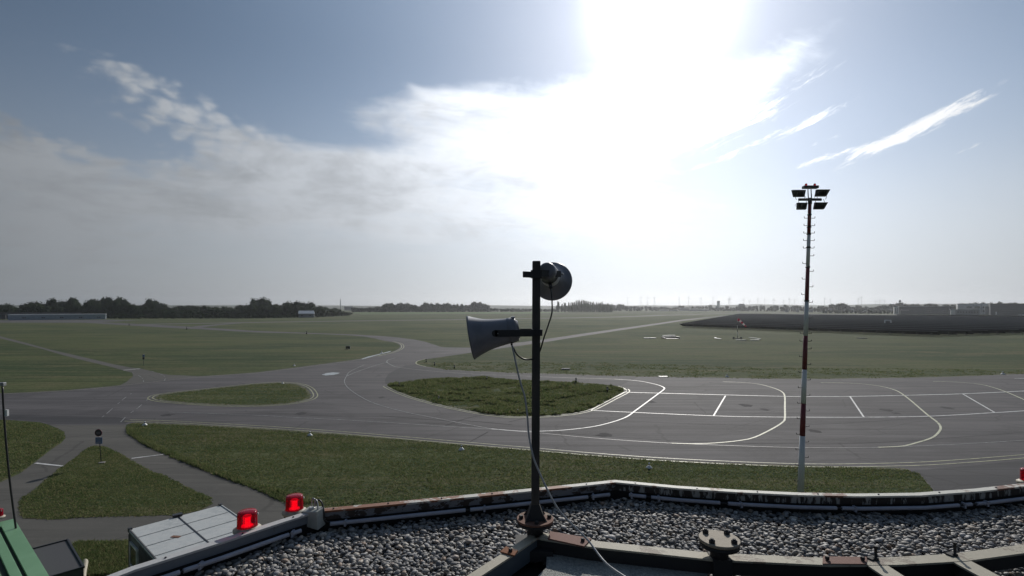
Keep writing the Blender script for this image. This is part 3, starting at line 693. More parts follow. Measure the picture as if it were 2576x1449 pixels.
# ---- wind turbines
M['turbine'] = mat('turbine_white', (.55, .56, .57), .5)
TB = [(1579.2, 749.5), (1612.5, 747.5), (1629.3, 748.5), (1646, 749.5), (1708.5, 749.5), (1732, 748.3), (1763.5, 750.5), (1793.5, 748.3), (1833, 752), (1836.3, 752), (1870.5, 754), (1886, 757), (1906.3, 751.5), (1924, 754),
      (1946.3, 754), (1970.7, 756), (1985.3, 752), (1999.5, 754.5), (2020.7, 754), (2074.5, 751), (2088.3, 754), (2159, 751.5), (2167.3, 748), (2202, 758.5), (2213.3, 756), (2224.5, 755)]
ordn = ['first', 'second', 'third', 'fourth', 'fifth', 'sixth', 'seventh', 'eighth', 'ninth', 'tenth', 'eleventh', 'twelfth', 'thirteenth', 'fourteenth', 'fifteenth', 'sixteenth', 'seventeenth', 'eighteenth', 'nineteenth',
        'twentieth', 'twenty-first', 'twenty-second', 'twenty-third', 'twenty-fourth', 'twenty-fifth', 'twenty-sixth']
tmb = MB(); tmb.lathe([(1.9, 0), (1.3, 90)], (0, 0, 0), (0, 0, 1), 10); t_me = tmb.mesh('tower', M['turbine'])
nmb = MB(); nmb.box((0, 1, 0), (3.2, 8, 3.4)); nmb.lathe([(1.7, 0), (1.3, 1.4), (.3, 2.4)], (0, -3, 0), (0, -1, 0), 10); n_me = nmb.mesh('nacelle', M['turbine'])
bmb = MB(); bmb.add([(-.9, -4, 0), (.9, -4, 0), (1.1, -4, 7), (.3, -4, 33), (-.2, -4, 33), (-1.1, -4, 7), (-.9, -4.4, 0), (.9, -4.4, 0), (1.1, -4.3, 7), (.3, -4.1, 33), (-.2, -4.1, 33), (-1.1, -4.3, 7)],
     [(0, 1, 2, 5), (5, 2, 3, 4), (6, 11, 8, 7), (11, 10, 9, 8), (0, 5, 11, 6), (5, 4, 10, 11), (4, 3, 9, 10), (3, 2, 8, 9), (2, 1, 7, 8), (1, 0, 6, 7)]); b_me = bmb.mesh('blade', M['turbine'])
rr = random.Random(5)
for k, (u, v) in enumerate(TB):
    Y = 4500 + rr.uniform(-250, 250); hub = H + (HV - v) / F * Y
    root = empty('wind_turbine', ((u - HU) / F * Y, Y, 0)); root.scale = (.95, .95, 1)
    tag(root, 'pale wind turbine on the hazy horizon, %s from the left' % ordn[k], 'wind turbine', 'wind turbines along the hazy horizon')
    tw = link('tower', t_me, root); tw.scale = (1, 1, hub / 90)
    nc = link('nacelle', n_me, root, (0, 0, hub)); ph = rr.uniform(0, 2.09)
    for j in range(3):
        bl = link('blade', b_me, root, (0, 0, hub)); bl.rotation_euler = (0, ph + j * 2.094, 0); bl.scale = (1, 1, .8)

# ---- far buildings
M['wall_grey'] = varied('sheet_wall', [(.20, .22, .24), (.15, .165, .185)], [(.05, .05, .6)], .6)
M['wall_dark'] = varied('dark_wall', [(.10, .11, .125), (.07, .078, .09)], [(.06, .06, .5)], .7)
M['wall_blue'] = varied('blue_grey_wall', [(.36, .42, .47), (.28, .33, .38)], [(.35, .35, .8)], .55)
M['wall_pale'] = varied('pale_wall', [(.75, .75, .73), (.62, .62, .62)], [(.1, .1, .4)], .8)
M['roof_pale'] = mat('pale_sheet_roof', (.62, .64, .66), .4)
M['roof_dark'] = mat('dark_roof', (.05, .05, .055), .7)
M['glass_dark'] = mat('dark_window_glass', (.02, .025, .03), .12)
M['frame_pale'] = mat('pale_frame', (.5, .5, .5), .5)
def hall(name, u0, u1, vt, vb, depth, label, wall, roof, roof_t=.6, over=.4, pitch=0.0, Y=None, cat='building'):
    Y = Y or F * H / (vb - HV); um = (u0 + u1) / 2; th = math.atan((um - HU) / F) * .88
    C_ = Vector(((um - HU) / F * Y, Y)); T_ = Vector((math.cos(th), -math.sin(th)))
    def hit(u): k = (u - HU) / F; return (k * C_.y - C_.x) / (T_.x - k * T_.y)
    s0, s1 = hit(u0), hit(u1); L = s1 - s0; mid = C_ + T_ * ((s0 + s1) / 2); fwd = Vector((math.sin(th), math.cos(th))) * (depth / 2)
    h = H + (HV - vt) / F * Y; root = empty(name, (mid.x + fwd.x, mid.y + fwd.y, 0), -th)
    m = MB(); m.box((0, 0, (h - roof_t) / 2), (L, depth, h - roof_t)); m.build('wall', M[wall], root)
    m = MB()
    if pitch:
        z0 = h - roof_t; a, b_ = L / 2 + over, depth / 2 + over
        m.add([(-a, -b_, z0), (a, -b_, z0), (a, b_, z0), (-a, b_, z0), (-a * .96, 0, z0 + pitch), (a * .90, 0, z0 + pitch)], [(0, 1, 5, 4), (2, 3, 4, 5), (0, 4, 3), (1, 2, 5), (0, 3, 2, 1)])
    else: m.box((0, 0, h - roof_t / 2), (L + over * 2, depth + over * 2, roof_t))
    m.build('roof', M[roof], root)
    tag(root, label, cat); return root, (lambda uu: hit(uu) - (s0 + s1) / 2), (lambda vv: H + (HV - vv) / F * Y), -depth / 2
def wins(root, fx, fz, y, L, frame=True):
    for (a, b_, t_, q) in L:
        m = MB(); cx = (fx(a) + fx(b_)) / 2; cz = (fz(t_) + fz(q)) / 2; w = fx(b_) - fx(a); hh = fz(t_) - fz(q)
        for (x_, z_, sx, sz) in ((0, hh / 2, w + .3, .15), (0, -hh / 2, w + .3, .15), (-w / 2, 0, .15, hh), (w / 2, 0, .15, hh)): m.box((cx + x_, y - .06, cz + z_), (sx, .14, sz))
        f = m.build('window', M['frame_pale'], root)
        m = MB(); m.box((cx, y - .03, cz), (w, .05, hh)); m.build('pane', M['glass_dark'], f)
# long hangar on the left
r_, fx, fz, y = hall('hangar', 20, 266, 790.2, 804.2, 16, 'long low blue-grey hangar with pale roof edge at the foot of the trees', 'wall_blue', 'roof_pale', .9, .3)
wins(r_, fx, fz, y, [(c - 4.6 + d, c - 1.0 + d, 797.6, 800.3) for c in (61, 109, 156, 203, 249) for d in (0, 4.8)])
hall('hangar', -70, 235, 786.6, 802.5, 14, 'second hangar with dark roof showing above the long blue-grey one', 'wall_dark', 'roof_dark', 1.0, .5, Y=660)
hall('shed', 4, 14, 791.5, 803.8, 5, 'small dark shed at the left end of the long hangar', 'roof_dark', 'roof_dark', .4)
r_, fx, fz, y = hall('barn', 751, 790, 788.5, 799, 14, 'small pale-roofed barn standing among the trees', 'wall_grey', 'roof_pale', .3, .6, pitch=4.2)
wins(r_, fx, fz, y, [(757, 762, 791.5, 795), (778, 782, 791.5, 795)])
# chimney
Yc = 2300; m = MB(); xc = (856.5 - HU) / F * Yc; m.lathe([(2.2, 0), (1.5, H + 20 / F * Yc)], (xc, Yc, 0), (0, 0, 1), 12)
tag(m.build('chimney', M['wall_pale']), 'tall slim pale chimney rising beyond the barn and trees', 'chimney')
hall('building', 866, 889, 770.5, 781, 30, 'low grey works building just right of the tall chimney', 'wall_grey', 'roof_pale', 1.5, .5, Y=2200)
# distant sheds centre right
hall('shed', 1735, 1783, 777.2, 782.4, 25, 'white flat-roofed shed, lowest of the distant sheds', 'wall_grey', 'roof_pale', 2.2, 1)
hall('shed', 1711, 1770, 774.8, 781.6, 25, 'long hazy shed behind the lower white one', 'wall_grey', 'roof_pale', 1.2, 1)
hall('shed', 1820, 1882, 775.7, 782, 30, 'long white-roofed shed under the dark stepped block', 'wall_grey', 'roof_pale', 1.8, 1)
hall('shed', 1660, 1682, 779.6, 782.6, 20, 'small pale shed at the right end of the poplars', 'wall_grey', 'roof_pale', 1.2, 1)
hall('shed', 1687, 1706, 779.3, 782.4, 20, 'small pale shed beside the dark hedge', 'wall_grey', 'roof_pale', 1.2, 1)
r_, fx, fz, y = hall('silo_tower', 1804, 1811, 757, 781, 12, 'tall hazy grey silo tower standing over the distant sheds', 'wall_pale', 'wall_grey', 1.5, .2, Y=2000, cat='tower')
m = MB(); m.box((-7.5, 0, 10), (7, 10, 26 if 0 else 20)); m.build('annex', M['wall_pale'], r_)
r_, fx, fz, y = hall('building', 1857, 1875, 770, 780, 26, 'dark stepped block rising above the long white shed', 'wall_dark', 'roof_dark', 1, .2, Y=1950)
m = MB(); zt = H + (HV - 764.2) / F * 1950; m.add([(-13, -10, 16), (13, -10, 16), (13, 10, 16), (-13, 10, 16), (-9, -6, zt), (9, -6, zt), (9, 6, zt), (-9, 6, zt)], [(0, 1, 5, 4), (1, 2, 6, 5), (2, 3, 7, 6), (3, 0, 4, 7), (4, 5, 6, 7)])
m.build('upper_storey', M['wall_dark'], r_)
# houses of the far settlement
rr = random.Random(12)
for k, u in enumerate([1975, 2003, 2036, 2068, 2084, 2140, 2172, 2236]):
    w = rr.uniform(7, 12)
    hall('house', u, u + w, 778.5 + rr.uniform(-1, 1.5), 785.5, 10, 'small hazy house beyond the solar field, %s from the left' % ordn[k], rr.choice(['wall_pale', 'wall_grey']), 'roof_dark', .3, .4, pitch=3.0, cat='house')
# industrial halls on the right
r_, fx, fz, y = hall('factory_hall', 2262, 2400, 770.6, 790.6, 40, 'long dark factory hall with a thin pale roof edge', 'wall_dark', 'roof_pale', .55, .3)
for k in range(8): wins(r_, fx, fz, y, [(2335 + k * 4 - 6 if k < 4 else 2355 + k * 4, 2337.5 + k * 4 - 6 if k < 4 else 2357.5 + k * 4, 781, 786)])
m = MB(); m.box((fx(2268), y - 1.6, fz(779)), (.8, 3, .5)); m.box((fx(2264.5), y - 1.8, (fz(779)) / 2), (.6, .6, fz(779))); m.box((fx(2276), y - 1.6, fz(780.3)), (14, 3, .4)); m.build('canopy', M['roof_pale'], r_)
r_, fx, fz, y = hall('office_block', 2249.5, 2261, 771.6, 790.4, 20, 'narrow pale block with upright fins at the end of the long hall', 'wall_pale', 'wall_pale', .5, .1)
for k in range(5):
    m = MB(); m.box((fx(2250.6 + k * 2.3), y - .3, fz(781)), (.7, .5, 11)); m.build('fin', M['roof_dark'] if k % 2 else M['roof_pale'], r_)
r_, fx, fz, y = hall('office_building', 2409, 2491, 763.6, 790, 30, 'three-bay grey office building with dark ribbon windows', 'wall_pale', 'wall_grey', .5, .3, Y=1020)
wins(r_, fx, fz, y, [(2431, 2445, 771, 775), (2451, 2465.5, 771, 775), (2472, 2489, 771, 775), (2431, 2440, 780, 784), (2472, 2486, 780.5, 784.5)])
for u in (2448, 2468.5):
    m = MB(); m.box((fx(u), y - .15, fz(777)), (.5, .3, 15)); m.build('pilaster', M['wall_grey'], r_)
r_, fx, fz, y = hall('factory_hall', 2392, 2464, 777.8, 792.6, 16, 'low grey hall with a thin overhanging roof before the office building', 'wall_grey', 'roof_pale', .5, 1.0)
m = MB(); m.box((fx(2397.5), y - 1.2, fz(786)), (fx(2403) - fx(2392), 2.2, fz(780.5) - fz(792))); m.build('entrance_block', M['wall_pale'], r_)
wins(r_, fx, fz, y, [(2408 + k * 7, 2412 + k * 7, 783, 788) for k in range(8)])
r_, fx, fz, y = hall('factory_hall', 2491.5, 2720, 763.8, 793.4, 60, 'big dark windowless hall at the right edge', 'wall_dark', 'roof_dark', .8, .2)
wins(r_, fx, fz, y, [(2518 + k * 6, 2521 + k * 6, 777, 781) for k in range(6)])
m = MB(); m.box((fx(2506), y - .1, fz(788.5)), (1.6, .2, 5.5)); m.build('door', M['roof_pale'], r_)
r_, fx, fz, y = hall('shed', 2478, 2499, 771, 790, 10, 'small stepped pale extension between office building and big hall', 'wall_grey', 'roof_pale', .4, .2, Y=985)
# road strip past the solar field
flat_poly('road', [(1940, 788.6), (2250, 791.2), (2400, 793.6), (2576, 796.5), (2900, 801), (2900, 804), (2576, 798.8), (2400, 795.4), (2250, 792.6), (1940, 789.6)], .012, M['concrete_road'], label='pale road between solar field and halls')
# water tower far right
m = MB(); Yw = 1500; xw = (2264 - HU) / F * Yw; m.lathe([(1.1, 0), (.9, 29), (3, 31), (3, 33), (.5, 36)], (xw, Yw, 0), (0, 0, 1), 12)
tag(m.build('water_tower', M['wall_dark']), 'thin dark water tower poking above the trees behind the long hall', 'water tower')
# parked vans at the right edge
M['van_white'] = mat('van_white', (.7, .71, .72), .3); M['tyre'] = mat('tyre', (.02, .02, .02), .9)
for k, (u, lb) in enumerate(((2567, 'white van parked by the big dark hall, left of a pair'), (2577, 'white van parked by the big dark hall, right of a pair'))):
    p = gnd(u, 795.5); root = empty('parked_van', (p.x, p.y, 0)); tag(root, lb, 'van', 'white vans parked at the big hall')
    m = MB(); m.add([(-2.6, -1, .5), (2.6, -1, .5), (2.6, -1, 1.4), (1.7, -1, 2.5), (-2.6, -1, 2.6), (-2.6, 1, .5), (2.6, 1, .5), (2.6, 1, 1.4), (1.7, 1, 2.5), (-2.6, 1, 2.6)],
                  [(0, 1, 2, 3, 4), (9, 8, 7, 6, 5), (0, 5, 6, 1), (1, 6, 7, 2), (2, 7, 8, 3), (3, 8, 9, 4), (4, 9, 5, 0)]); m.build('body', M['van_white'], root, .05)
    m = MB(); m.box((1.2, -1.02, 1.85), (1.2, .04, .6)); m.build('window', M['glass_dark'], root)
    for sx in (-1.7, 1.7):
        for sy in (-1, 1):
            m = MB(); m.cyl((sx, sy - .1, .38), (sx, sy + .1, .38), .38, n=14); m.build('wheel', M['tyre'], root)
# ---- solar field
M['pv'] = varied('solar_panel', [(.012, .014, .022), (.020, .022, .032)], [(.2, .2, .2)], .8)
M['pv'].node_tree.nodes['Principled BSDF'].inputs['Specular IOR Level'].default_value = .1
t = M['pv'].node_tree; oi = t.nodes.new('ShaderNodeObjectInfo'); b = t.nodes['Principled BSDF']
t.links.new(mixc(t, smooth(t, S(oi.outputs['Random'], t), .1, 1.0), (.004, .007, .012), (.012, .018, .030)), b.inputs['Base Color'])
M['pv_frame'] = mat('panel_frame', (.17, .175, .19), .5, .2); M['pv_post'] = mat('panel_post', (.06, .06, .065), .6)
q = Vector((.8, .6)); dr = Vector((-.6, .8))
B0 = gnd(2363, 847).xy; A0 = gnd(1713, 823).xy; Ld = Vector((225, 431)).normalized()
P1, P2 = Vector((559, 1080)), Vector((712, 690)); fd = (P2 - P1).normalized()
def isect(p, d, a, e):
    det = d.x * -e.y + e.x * d.y
    if abs(det) < 1e-6: return None
    r_ = a - p; return (r_.x * -e.y + e.x * r_.y) / det
lab_row = 'dark solar panel row in the field, %s from the front'
for i in range(58):
    s0 = B0 + Vector((15.0, 5.0)) * i * .82
    tL = isect(s0, dr, A0, Ld); tF = isect(s0, dr, P1, fd)
    cands = [q_ for q_ in (tL, tF) if q_ and q_ > 5]
    if not cands: continue
    L = min(cands)
    if L < 20: continue
    root = empty('solar_panel_row', (s0.x, s0.y, 0), math.atan2(dr.y, dr.x))
    tag(root, (lab_row % ordn[i]) if i < 4 else 'dark tilted solar panel row deep in the dense field', 'solar panel row', 'rows of the solar field')
    # local x along the row, local +y is left of the row direction; high edge on the camera side
    m = MB(); n_ = max(1, int(L / 24)); seg = L / n_
    for k in range(n_):
        m.obox((seg * (k + .5), 0, 1.75), (seg / 2 - .12, 0, 0), (0, 2.2, .95), (0, -.02, .05))
    m.build('panel_table', M['pv'], root)
    m = MB()
    m.box((L / 2, 2.24, 2.72), (L - .3, .10, .26))
    m.build('top_rail', M['pv_frame'] if i % 3 != 1 else M['pv_post'], root); m = MB()
    if i < 8:
        for k in range(int(L / 6)): m.box((3 + k * 6.0, 1.2, 1.12), (.14, .14, 2.2)); m.box((3 + k * 6.0, -1.2, .6), (.14, .14, 1.2))
    if m.v: m.build('support_frame', M['pv_post'], root)['kind'] = 'stuff'
m = MB(); p = at(2233.5, 820, 400); 
for dx in (-2.4, 2.4): m.box((p.x + dx, 400, 2.35), (.6, .5, 4.7))
m.box((p.x, 400, 4.75), (5.15, .4, .8)); m.box((p.x + 1, 400, 3.6), (.3, .3, .3))
tag(m.build('goal_frame', mat('white_frame', (.75, .76, .76), .5)), 'white goal-shaped frame standing among the dark solar rows', 'frame')
# ------------------------------------------------------------------ airfield furniture
M['white_paint'] = varied('white_paint', [(.58, .58, .57), (.42, .42, .40)], [(2, 2, 2)], .45)
M['red_paint'] = varied('red_paint', [(.14, .018, .028), (.20, .028, .036)], [(1.2, 1.2, .6)], .5)
M['mast_white'] = varied('mast_white', [(.74, .74, .74), (.62, .63, .64)], [(1.5, 1.5, .5)], .5)
M['black'] = mat('black_metal', (.018, .018, .02), .45)
M['dark_metal'] = mat('dark_metal', (.05, .05, .055), .4, .6)
M['galv'] = varied('galvanised_steel', [(.33, .34, .35), (.24, .25, .26)], [(6, 6, 2)], .45, metal=.5)
M['concrete'] = varied('concrete', [(.30, .29, .27), (.2, .19, .18)], [(2, 2, 2)], .9, bump=.3)
M['red_glass'] = mat('red_glass', (.45, .01, .03), .12, **{'Transmission Weight': .85, 'IOR': 1.35})
M['blue_plate'] = mat('blue_plate', (.10, .16, .30), .4)
M['print'] = mat('sign_print', (.45, .45, .46), .5)
# floodlight mast
Ym = 33.0; base = Vector(((2010 - HU) / F * Ym, Ym, 0)); topv = 502.0
top = at(2037.5, topv, Ym); axis = (top - base).normalized(); up0 = axis
mast = empty('floodlight_mast', base); tag(mast, 'tall red and white banded floodlight mast with climbing rungs in front of the apron', 'light mast')
def mp(v):                                            # local point on the mast axis at picture height v
    z = H + (HV - v) / F * Ym; return axis * (z / axis.z)
wv = [(502, 8), (700, 9), (850, 10.5), (1000, 11.3), (1087, 12.5), (1224, 15), (1400, 18)]
rad = lambda v: np.interp(v, [a for a, _ in wv], [b_ for _, b_ in wv]) / F * Ym / 2
bands = [502, 589, 672, 757, 844.5, 929.5, 1014.5, 1096, 1240, 1362]
for k in range(len(bands) - 1):
    a, b_ = bands[k], bands[k + 1]; m = MB(); p0, p1 = mp(b_), mp(a)
    m.lathe([(rad(b_), 0), (rad(a), (p1 - p0).length)], p0, p1 - p0, 20)
    o = m.build('mast_section', M['red_paint'] if k % 2 == 0 and k < 8 else M['mast_white'], mast)
for v in (571, 589, 540, 622, 672, 757): m = MB(); p = mp(v); m.lathe([(rad(v) + .012, -.05), (rad(v) + .03, -.02), (rad(v) + .03, .02), (rad(v) + .012, .05)], p, axis, 16); m.build('clamp_ring', M['dark_metal'], mast)
m = MB(); m.lathe([(.42, 0), (.42, .05), (.30, .05), (.27, .3)], (0, 0, 0.01), (0, 0, 1), 20); m.build('base_plate', M['galv'], mast)
rg = MB(); rg.tube([(0, 0, 0), (.24, 0, 0), (.25, 0, .01), (.25, 0, .11)], .017, 6, sub=0); rme = rg.mesh('rung', M['dark_metal'])
vv = 549.0; k = 0
while vv < 1330:
    for sgn in (1, -1):
        if vv > 640 and (k + (sgn > 0)) % 2 and not 830 < vv < 870: continue
        o = link('rung', rme, mast, mp(vv) + Vector((sgn * (rad(vv) - .01), -.03, 0))); o.scale = (sgn, 1, 1)
    vv += 18.8 if vv < 620 else 19.5; k += 1
m = MB(); c = mp(502); m.cyl(c + Vector((-.72, 0, 0)), c + Vector((.72, 0, 0)), .085, n=14); m.cyl(c + Vector((0, 0, -.30)), c + Vector((0, 0, .1)), .12, n=14); m.build('crossbar', M['black'], mast)
for q in (1, -1):
    m = MB(); m.cyl(c + Vector((q * .10, 0, 0)), c + Vector((q * .10 - .03, 0, .66)), .03, n=8); m.build('upright', M['dark_metal'], mast)
c2 = mp(471.0)
m = MB(); m.box(c2, (.92, .34, .17)); m.build('lamp_box', M['dark_metal'], mast, .02)
for q in (-.28, .28):
    m = MB(); m.lathe([(.075, .085), (.075, .16), (.062, .225), (.0, .245)], c2 + Vector((q, 0, 0)), (0, 0, 1), 14); m.build('red_lamp', M['red_glass'], mast)
for i, (dx, dz, w, lean) in enumerate([(-.66, .40, .62, -.30), (.74, .43, .64, .30), (-.50, -.42, .52, -.10), (.62, -.40, .60, .28)]):
    cc = c + Vector((dx, -.04, dz)); m = MB()
    # backs of the heads: a shallow housing, wider at the outer top corner, tipped forward
    h = .19; sk = lean
    pts = [(-w / 2 - (.0 if sk > 0 else .0), -h), (w / 2, -h), (w / 2 + max(sk, 0) * .55, h), (-w / 2 + min(sk, 0) * .55, h)]
    fr = [Vector((x_, -.06 - z_ * .35, z_)) for x_, z_ in pts]; bk = [Vector((x_ * 1.12, .14 - z_ * .35, z_ * 1.12)) for x_, z_ in pts]
    m.add([cc + p_ for p_ in fr + bk], [(0, 1, 2, 3), (7, 6, 5, 4), (0, 4, 5, 1), (1, 5, 6, 2), (2, 6, 7, 3), (3, 7, 4, 0)])
    for f_ in range(5): m.box(cc + Vector((-w * .36 + f_ * w * .18, -.10, 0)), (.012, .07, h * 1.7))
    fl = m.build('floodlight_head', M['black'], mast, .008)
    m = MB(); s_ = 1 if dz > 0 else -1
    for q in (-.42, .42): m.tube([cc + Vector((q * w, 0, 0)), cc + Vector((q * w * 1.15, 0, -s_ * .24)), cc + Vector((q * w * .9, 0, -s_ * .42))], .014, 6)
    m.build('yoke', M['dark_metal'], fl)
m = MB(); m.tube([c + Vector((-.2, -.1, -.05)), c + Vector((-.45, -.14, .22)), c + Vector((-.6, -.1, .32))], .009, 6); m.tube([c + Vector((.2, -.1, .05)), c + Vector((.3, -.14, .2)), c + Vector((.45, -.1, .3))], .009, 6)
m.tube([c + Vector((-.75, -.05, -.5)), c + Vector((-1.0, -.05, -.38)), c + Vector((-.7, -.05, -.2))], .008, 6); m.tube([c + Vector((0, -.1, .6)), c + Vector((.06, -.1, .3)), c + Vector((.04, -.12, 0))], .009, 6)
m.build('cable', M['black'], mast)

# windsock
for nm, cc in (('sock_red', (.42, .015, .06)), ('sock_white', (.85, .83, .82))):
    m_ = bpy.data.materials.new(nm); m_.use_nodes = True; t = m_.node_tree; b = t.nodes['Principled BSDF']; b.inputs['Base Color'].default_value = (*cc, 1); b.inputs['Roughness'].default_value = .9
    tr = t.nodes.new('ShaderNodeBsdfTranslucent'); tr.inputs[0].default_value = (*cc, 1); mx = t.nodes.new('ShaderNodeMixShader'); mx.inputs[0].default_value = .5
    t.links.new(b.outputs[0], mx.inputs[1]); t.links.new(tr.outputs[0], mx.inputs[2]); t.links.new(mx.outputs[0], t.nodes['Material Output'].inputs[0]); M[nm] = m_
p = gnd(1855, 852.5); ws = empty('windsock', (p.x, p.y, 0)); tag(ws, 'drooping red and white striped windsock on a banded pole in the grass', 'windsock')
h = 9.6
for k in range(6):
    m = MB(); m.lathe([(.13 - .012 * k, 0), (.13 - .012 * (k + 1), h / 6)], (0, 0, h / 6 * k), (0, 0, 1), 10); m.build('pole_section', M['mast_white'] if k % 2 else M['dark_metal'], ws)
m = MB(); m.lathe([(.9, .9), (.9, .94)], (0, 0, h - 1.2), (.3, 0, -.2), 20); 
d = Vector((.80, -.1, -.62)).normalized(); s0 = Vector((.1, 0, h - .2)); n_ = 5; L = 5.0
for k in range(n_):
    m = MB(); r0 = .62 - .07 * k; m.lathe([(r0, 0), (r0 - .07, L / n_)], s0 + d * (L / n_ * k) + Vector((0, 0, -.03 * k * k)), d + Vector((0, 0, -.06 * k)), 16, cap=(k == 4)); 
    m.build('sock_band', M['sock_red'] if k % 2 == 0 else M['sock_white'], ws)
m = MB(); m.lathe([(.60, -.05), (.66, -.05), (.66, .05), (.60, .05), (.60, -.05)], s0, d, 20, cap=False); m.tube([(0, 0, h), s0 + Vector((0, 0, .1))], .05, 6, sub=0); m.build('hoop', M['black'], ws)
m = MB(); m.box((0, 0, .2), (1.6, 1.6, .4)); 
for q in ((-1.8, 0), (1.9, .3)): m.box((q[0], q[1], .45), (.7, .6, .9))
m.build('footing', M['concrete'], ws)
for k, (a0, a1, lb) in enumerate(((150, 196, 'white curved ground board left of the windsock'), (-16, 30, 'white curved ground board right of the windsock'), (238, 262, 'white curved ground board in front of the windsock, left piece'), (274, 305, 'white curved ground board in front of the windsock, right piece'))):
    m = MB(); R0, R1 = 9.1, 9.9; n_ = 8; vs = []
    for z in (.02, .32):
        for R in (R0, R1):
            for j in range(n_ + 1):
                w = math.radians(a0 + (a1 - a0) * j / n_); vs.append((p.x + math.cos(w) * R, p.y + math.sin(w) * R * 1.25, z))
    N1 = n_ + 1; fs = []
    for j in range(n_):
        fs += [(2 * N1 + j, 2 * N1 + j + 1, 3 * N1 + j + 1, 3 * N1 + j), (j, j + 1, 2 * N1 + j + 1, 2 * N1 + j), (N1 + j, 3 * N1 + j, 3 * N1 + j + 1, N1 + j + 1)]
    m.add(vs, fs); tag(m.build('ground_marker', M['white_paint']), lb, 'ground marker', 'white boards ringing the windsock')
for (u0, u1, v, w, lb) in ((1619.5, 1650, 851.8, 1.0, 'long white board lying alone left of the signal square'), (1667, 1679, 845.5, .9, 'short white board behind the signal square, left of two'), (1680, 1698, 845.0, .9, 'short white board behind the signal square, right of two')):
    a = gnd(u0, v); b_ = gnd(u1, v); m = MB(); m.box(((a.x + b_.x) / 2, a.y, .22), (b_.x - a.x, w, .44)); tag(m.build('ground_board', M['white_paint'], None, .03), lb, 'ground board', 'white ground boards by the signal square')
a = gnd(1674, 852.5); sq = empty('signal_square', (a.x, a.y, 0)); tag(sq, 'low black framed signal square with white top edge in the grass', 'signal square')
m = MB(); L = gnd(1710, 852.5).x - a.x; m.box((L / 2, 6, .35), (L, .5, .7)); m.box((L / 2, 0, .1), (L * 1.15, 1.0, .2)); m.box((0, 3, .3), (.4, 6, .6)); m.box((L, 3, .45), (.4, 6, .9)); m.build('border', M['black'], sq)
m = MB(); m.box((L / 2, 5.6, .85), (L * .96, .7, .28)); m.build('top_edge', M['white_paint'], sq)
m = MB(); m.box((L / 2, 3, .12), (L * .9, 4.6, .1)); m.build('panel', M['roof_dark'], sq)
for (u, v, s_, lb) in ((1423, 930, 3.0, 'weathered slatted grate lying in the grass behind the apron'), (2168, 851.5, 5.5, 'low slatted hatch in the grass before the solar field')):
    p = gnd(u, v); root = empty('ground_hatch', (p.x, p.y, 0)); tag(root, lb, 'ground hatch')
    m = MB(); m.box((0, 0, .10), (s_ * .7, s_ * .5, .2)); m.build('slab', M['concrete'], root)
    for k in range(4): m = MB(); m.box((0, -s_ * .18 + k * s_ * .12, .26), (s_ * .62, s_ * .05, .12)); m.build('slat', M['dark_metal'], root)
for (u, v, lb) in ((1668, 946, 'flat pale cover plate at the far edge of the apron'), ):
    p = gnd(u, v + 2); m = MB(); m.box((p.x, p.y, .08), (1.9, .8, .12)); tag(m.build('cover_plate', M['white_paint'], None, .02), lb, 'cover plate')

# taxiway edge lights (white cone skirt, dark stem, glass head)
lm = {}
m = MB(); m.lathe([(.34, 0), (.34, .02), (.13, .24), (.07, .28)], (0, 0, .0), (0, 0, 1), 18); lm['skirt'] = m.mesh('skirt', M['mast_white'])
m = MB(); m.lathe([(.055, .2), (.055, .34), (.09, .35), (.09, .40)], (0, 0, 0), (0, 0, 1), 12); lm['stem'] = m.mesh('stem', M['black'])
M['lens'] = mat('lamp_glass', (.75, .78, .85), .15)
m = MB(); m.lathe([(.075, .40), (.08, .46), (.05, .52), (0, .53)], (0, 0, 0), (0, 0, 1), 12); lm['lamp_head'] = m.mesh('lamp_head', M['lens'])
p0 = None
for (u, v, s_, lb) in ((364, 1070, 1.0, 'white edge light at the tip of the near grass, by the access road fork'), (779.5, 1096, 1.0, 'white edge light on the near grass, left of two between fork and loudspeaker post'),
        (1161, 1132, 1.0, 'white edge light on the near grass just left of the loudspeaker post'), (1633, 1178, 1.0, 'white edge light on the near grass right of the loudspeaker post'), (2523, 942, 1.4, 'white edge light on the far apron edge near the right end'),
        (1829, 948.5, 1.3, 'white edge light on the far apron edge above the stand lines'), (960, 889, 1.5, 'white edge light beside the pale verge at the taxiway bend'), (1302.5, 1038, 1.0, 'white edge light on the rough island just left of the post'),
        (740, 920.5, 1.0, 'white edge light on the far grass left of the pale lens-shaped patch'), (711, 965, .9, 'white edge light on the back rim of the small grass island')):
    p = gnd(u, v); r_ = empty('taxiway_light', (p.x, p.y, .02)); r_.scale = (s_ * .95,) * 3
    for nm in ('skirt', 'stem', 'lamp_head'): link(nm, lm[nm], r_)
    tag(r_, lb, 'taxiway light', 'white taxiway edge lights')
m = MB(); m.lathe([(.10, 0), (.10, .55), (.12, .56), (.12, .66), (.03, .72)], (0, 0, 0), (0, 0, 1), 12); pm = m.mesh('stake', M['black'])
m = MB(); m.lathe([(.104, .34), (.104, .5)], (0, 0, 0), (0, 0, 1), 12); bm_ = m.mesh('reflective_band', M['white_paint'])
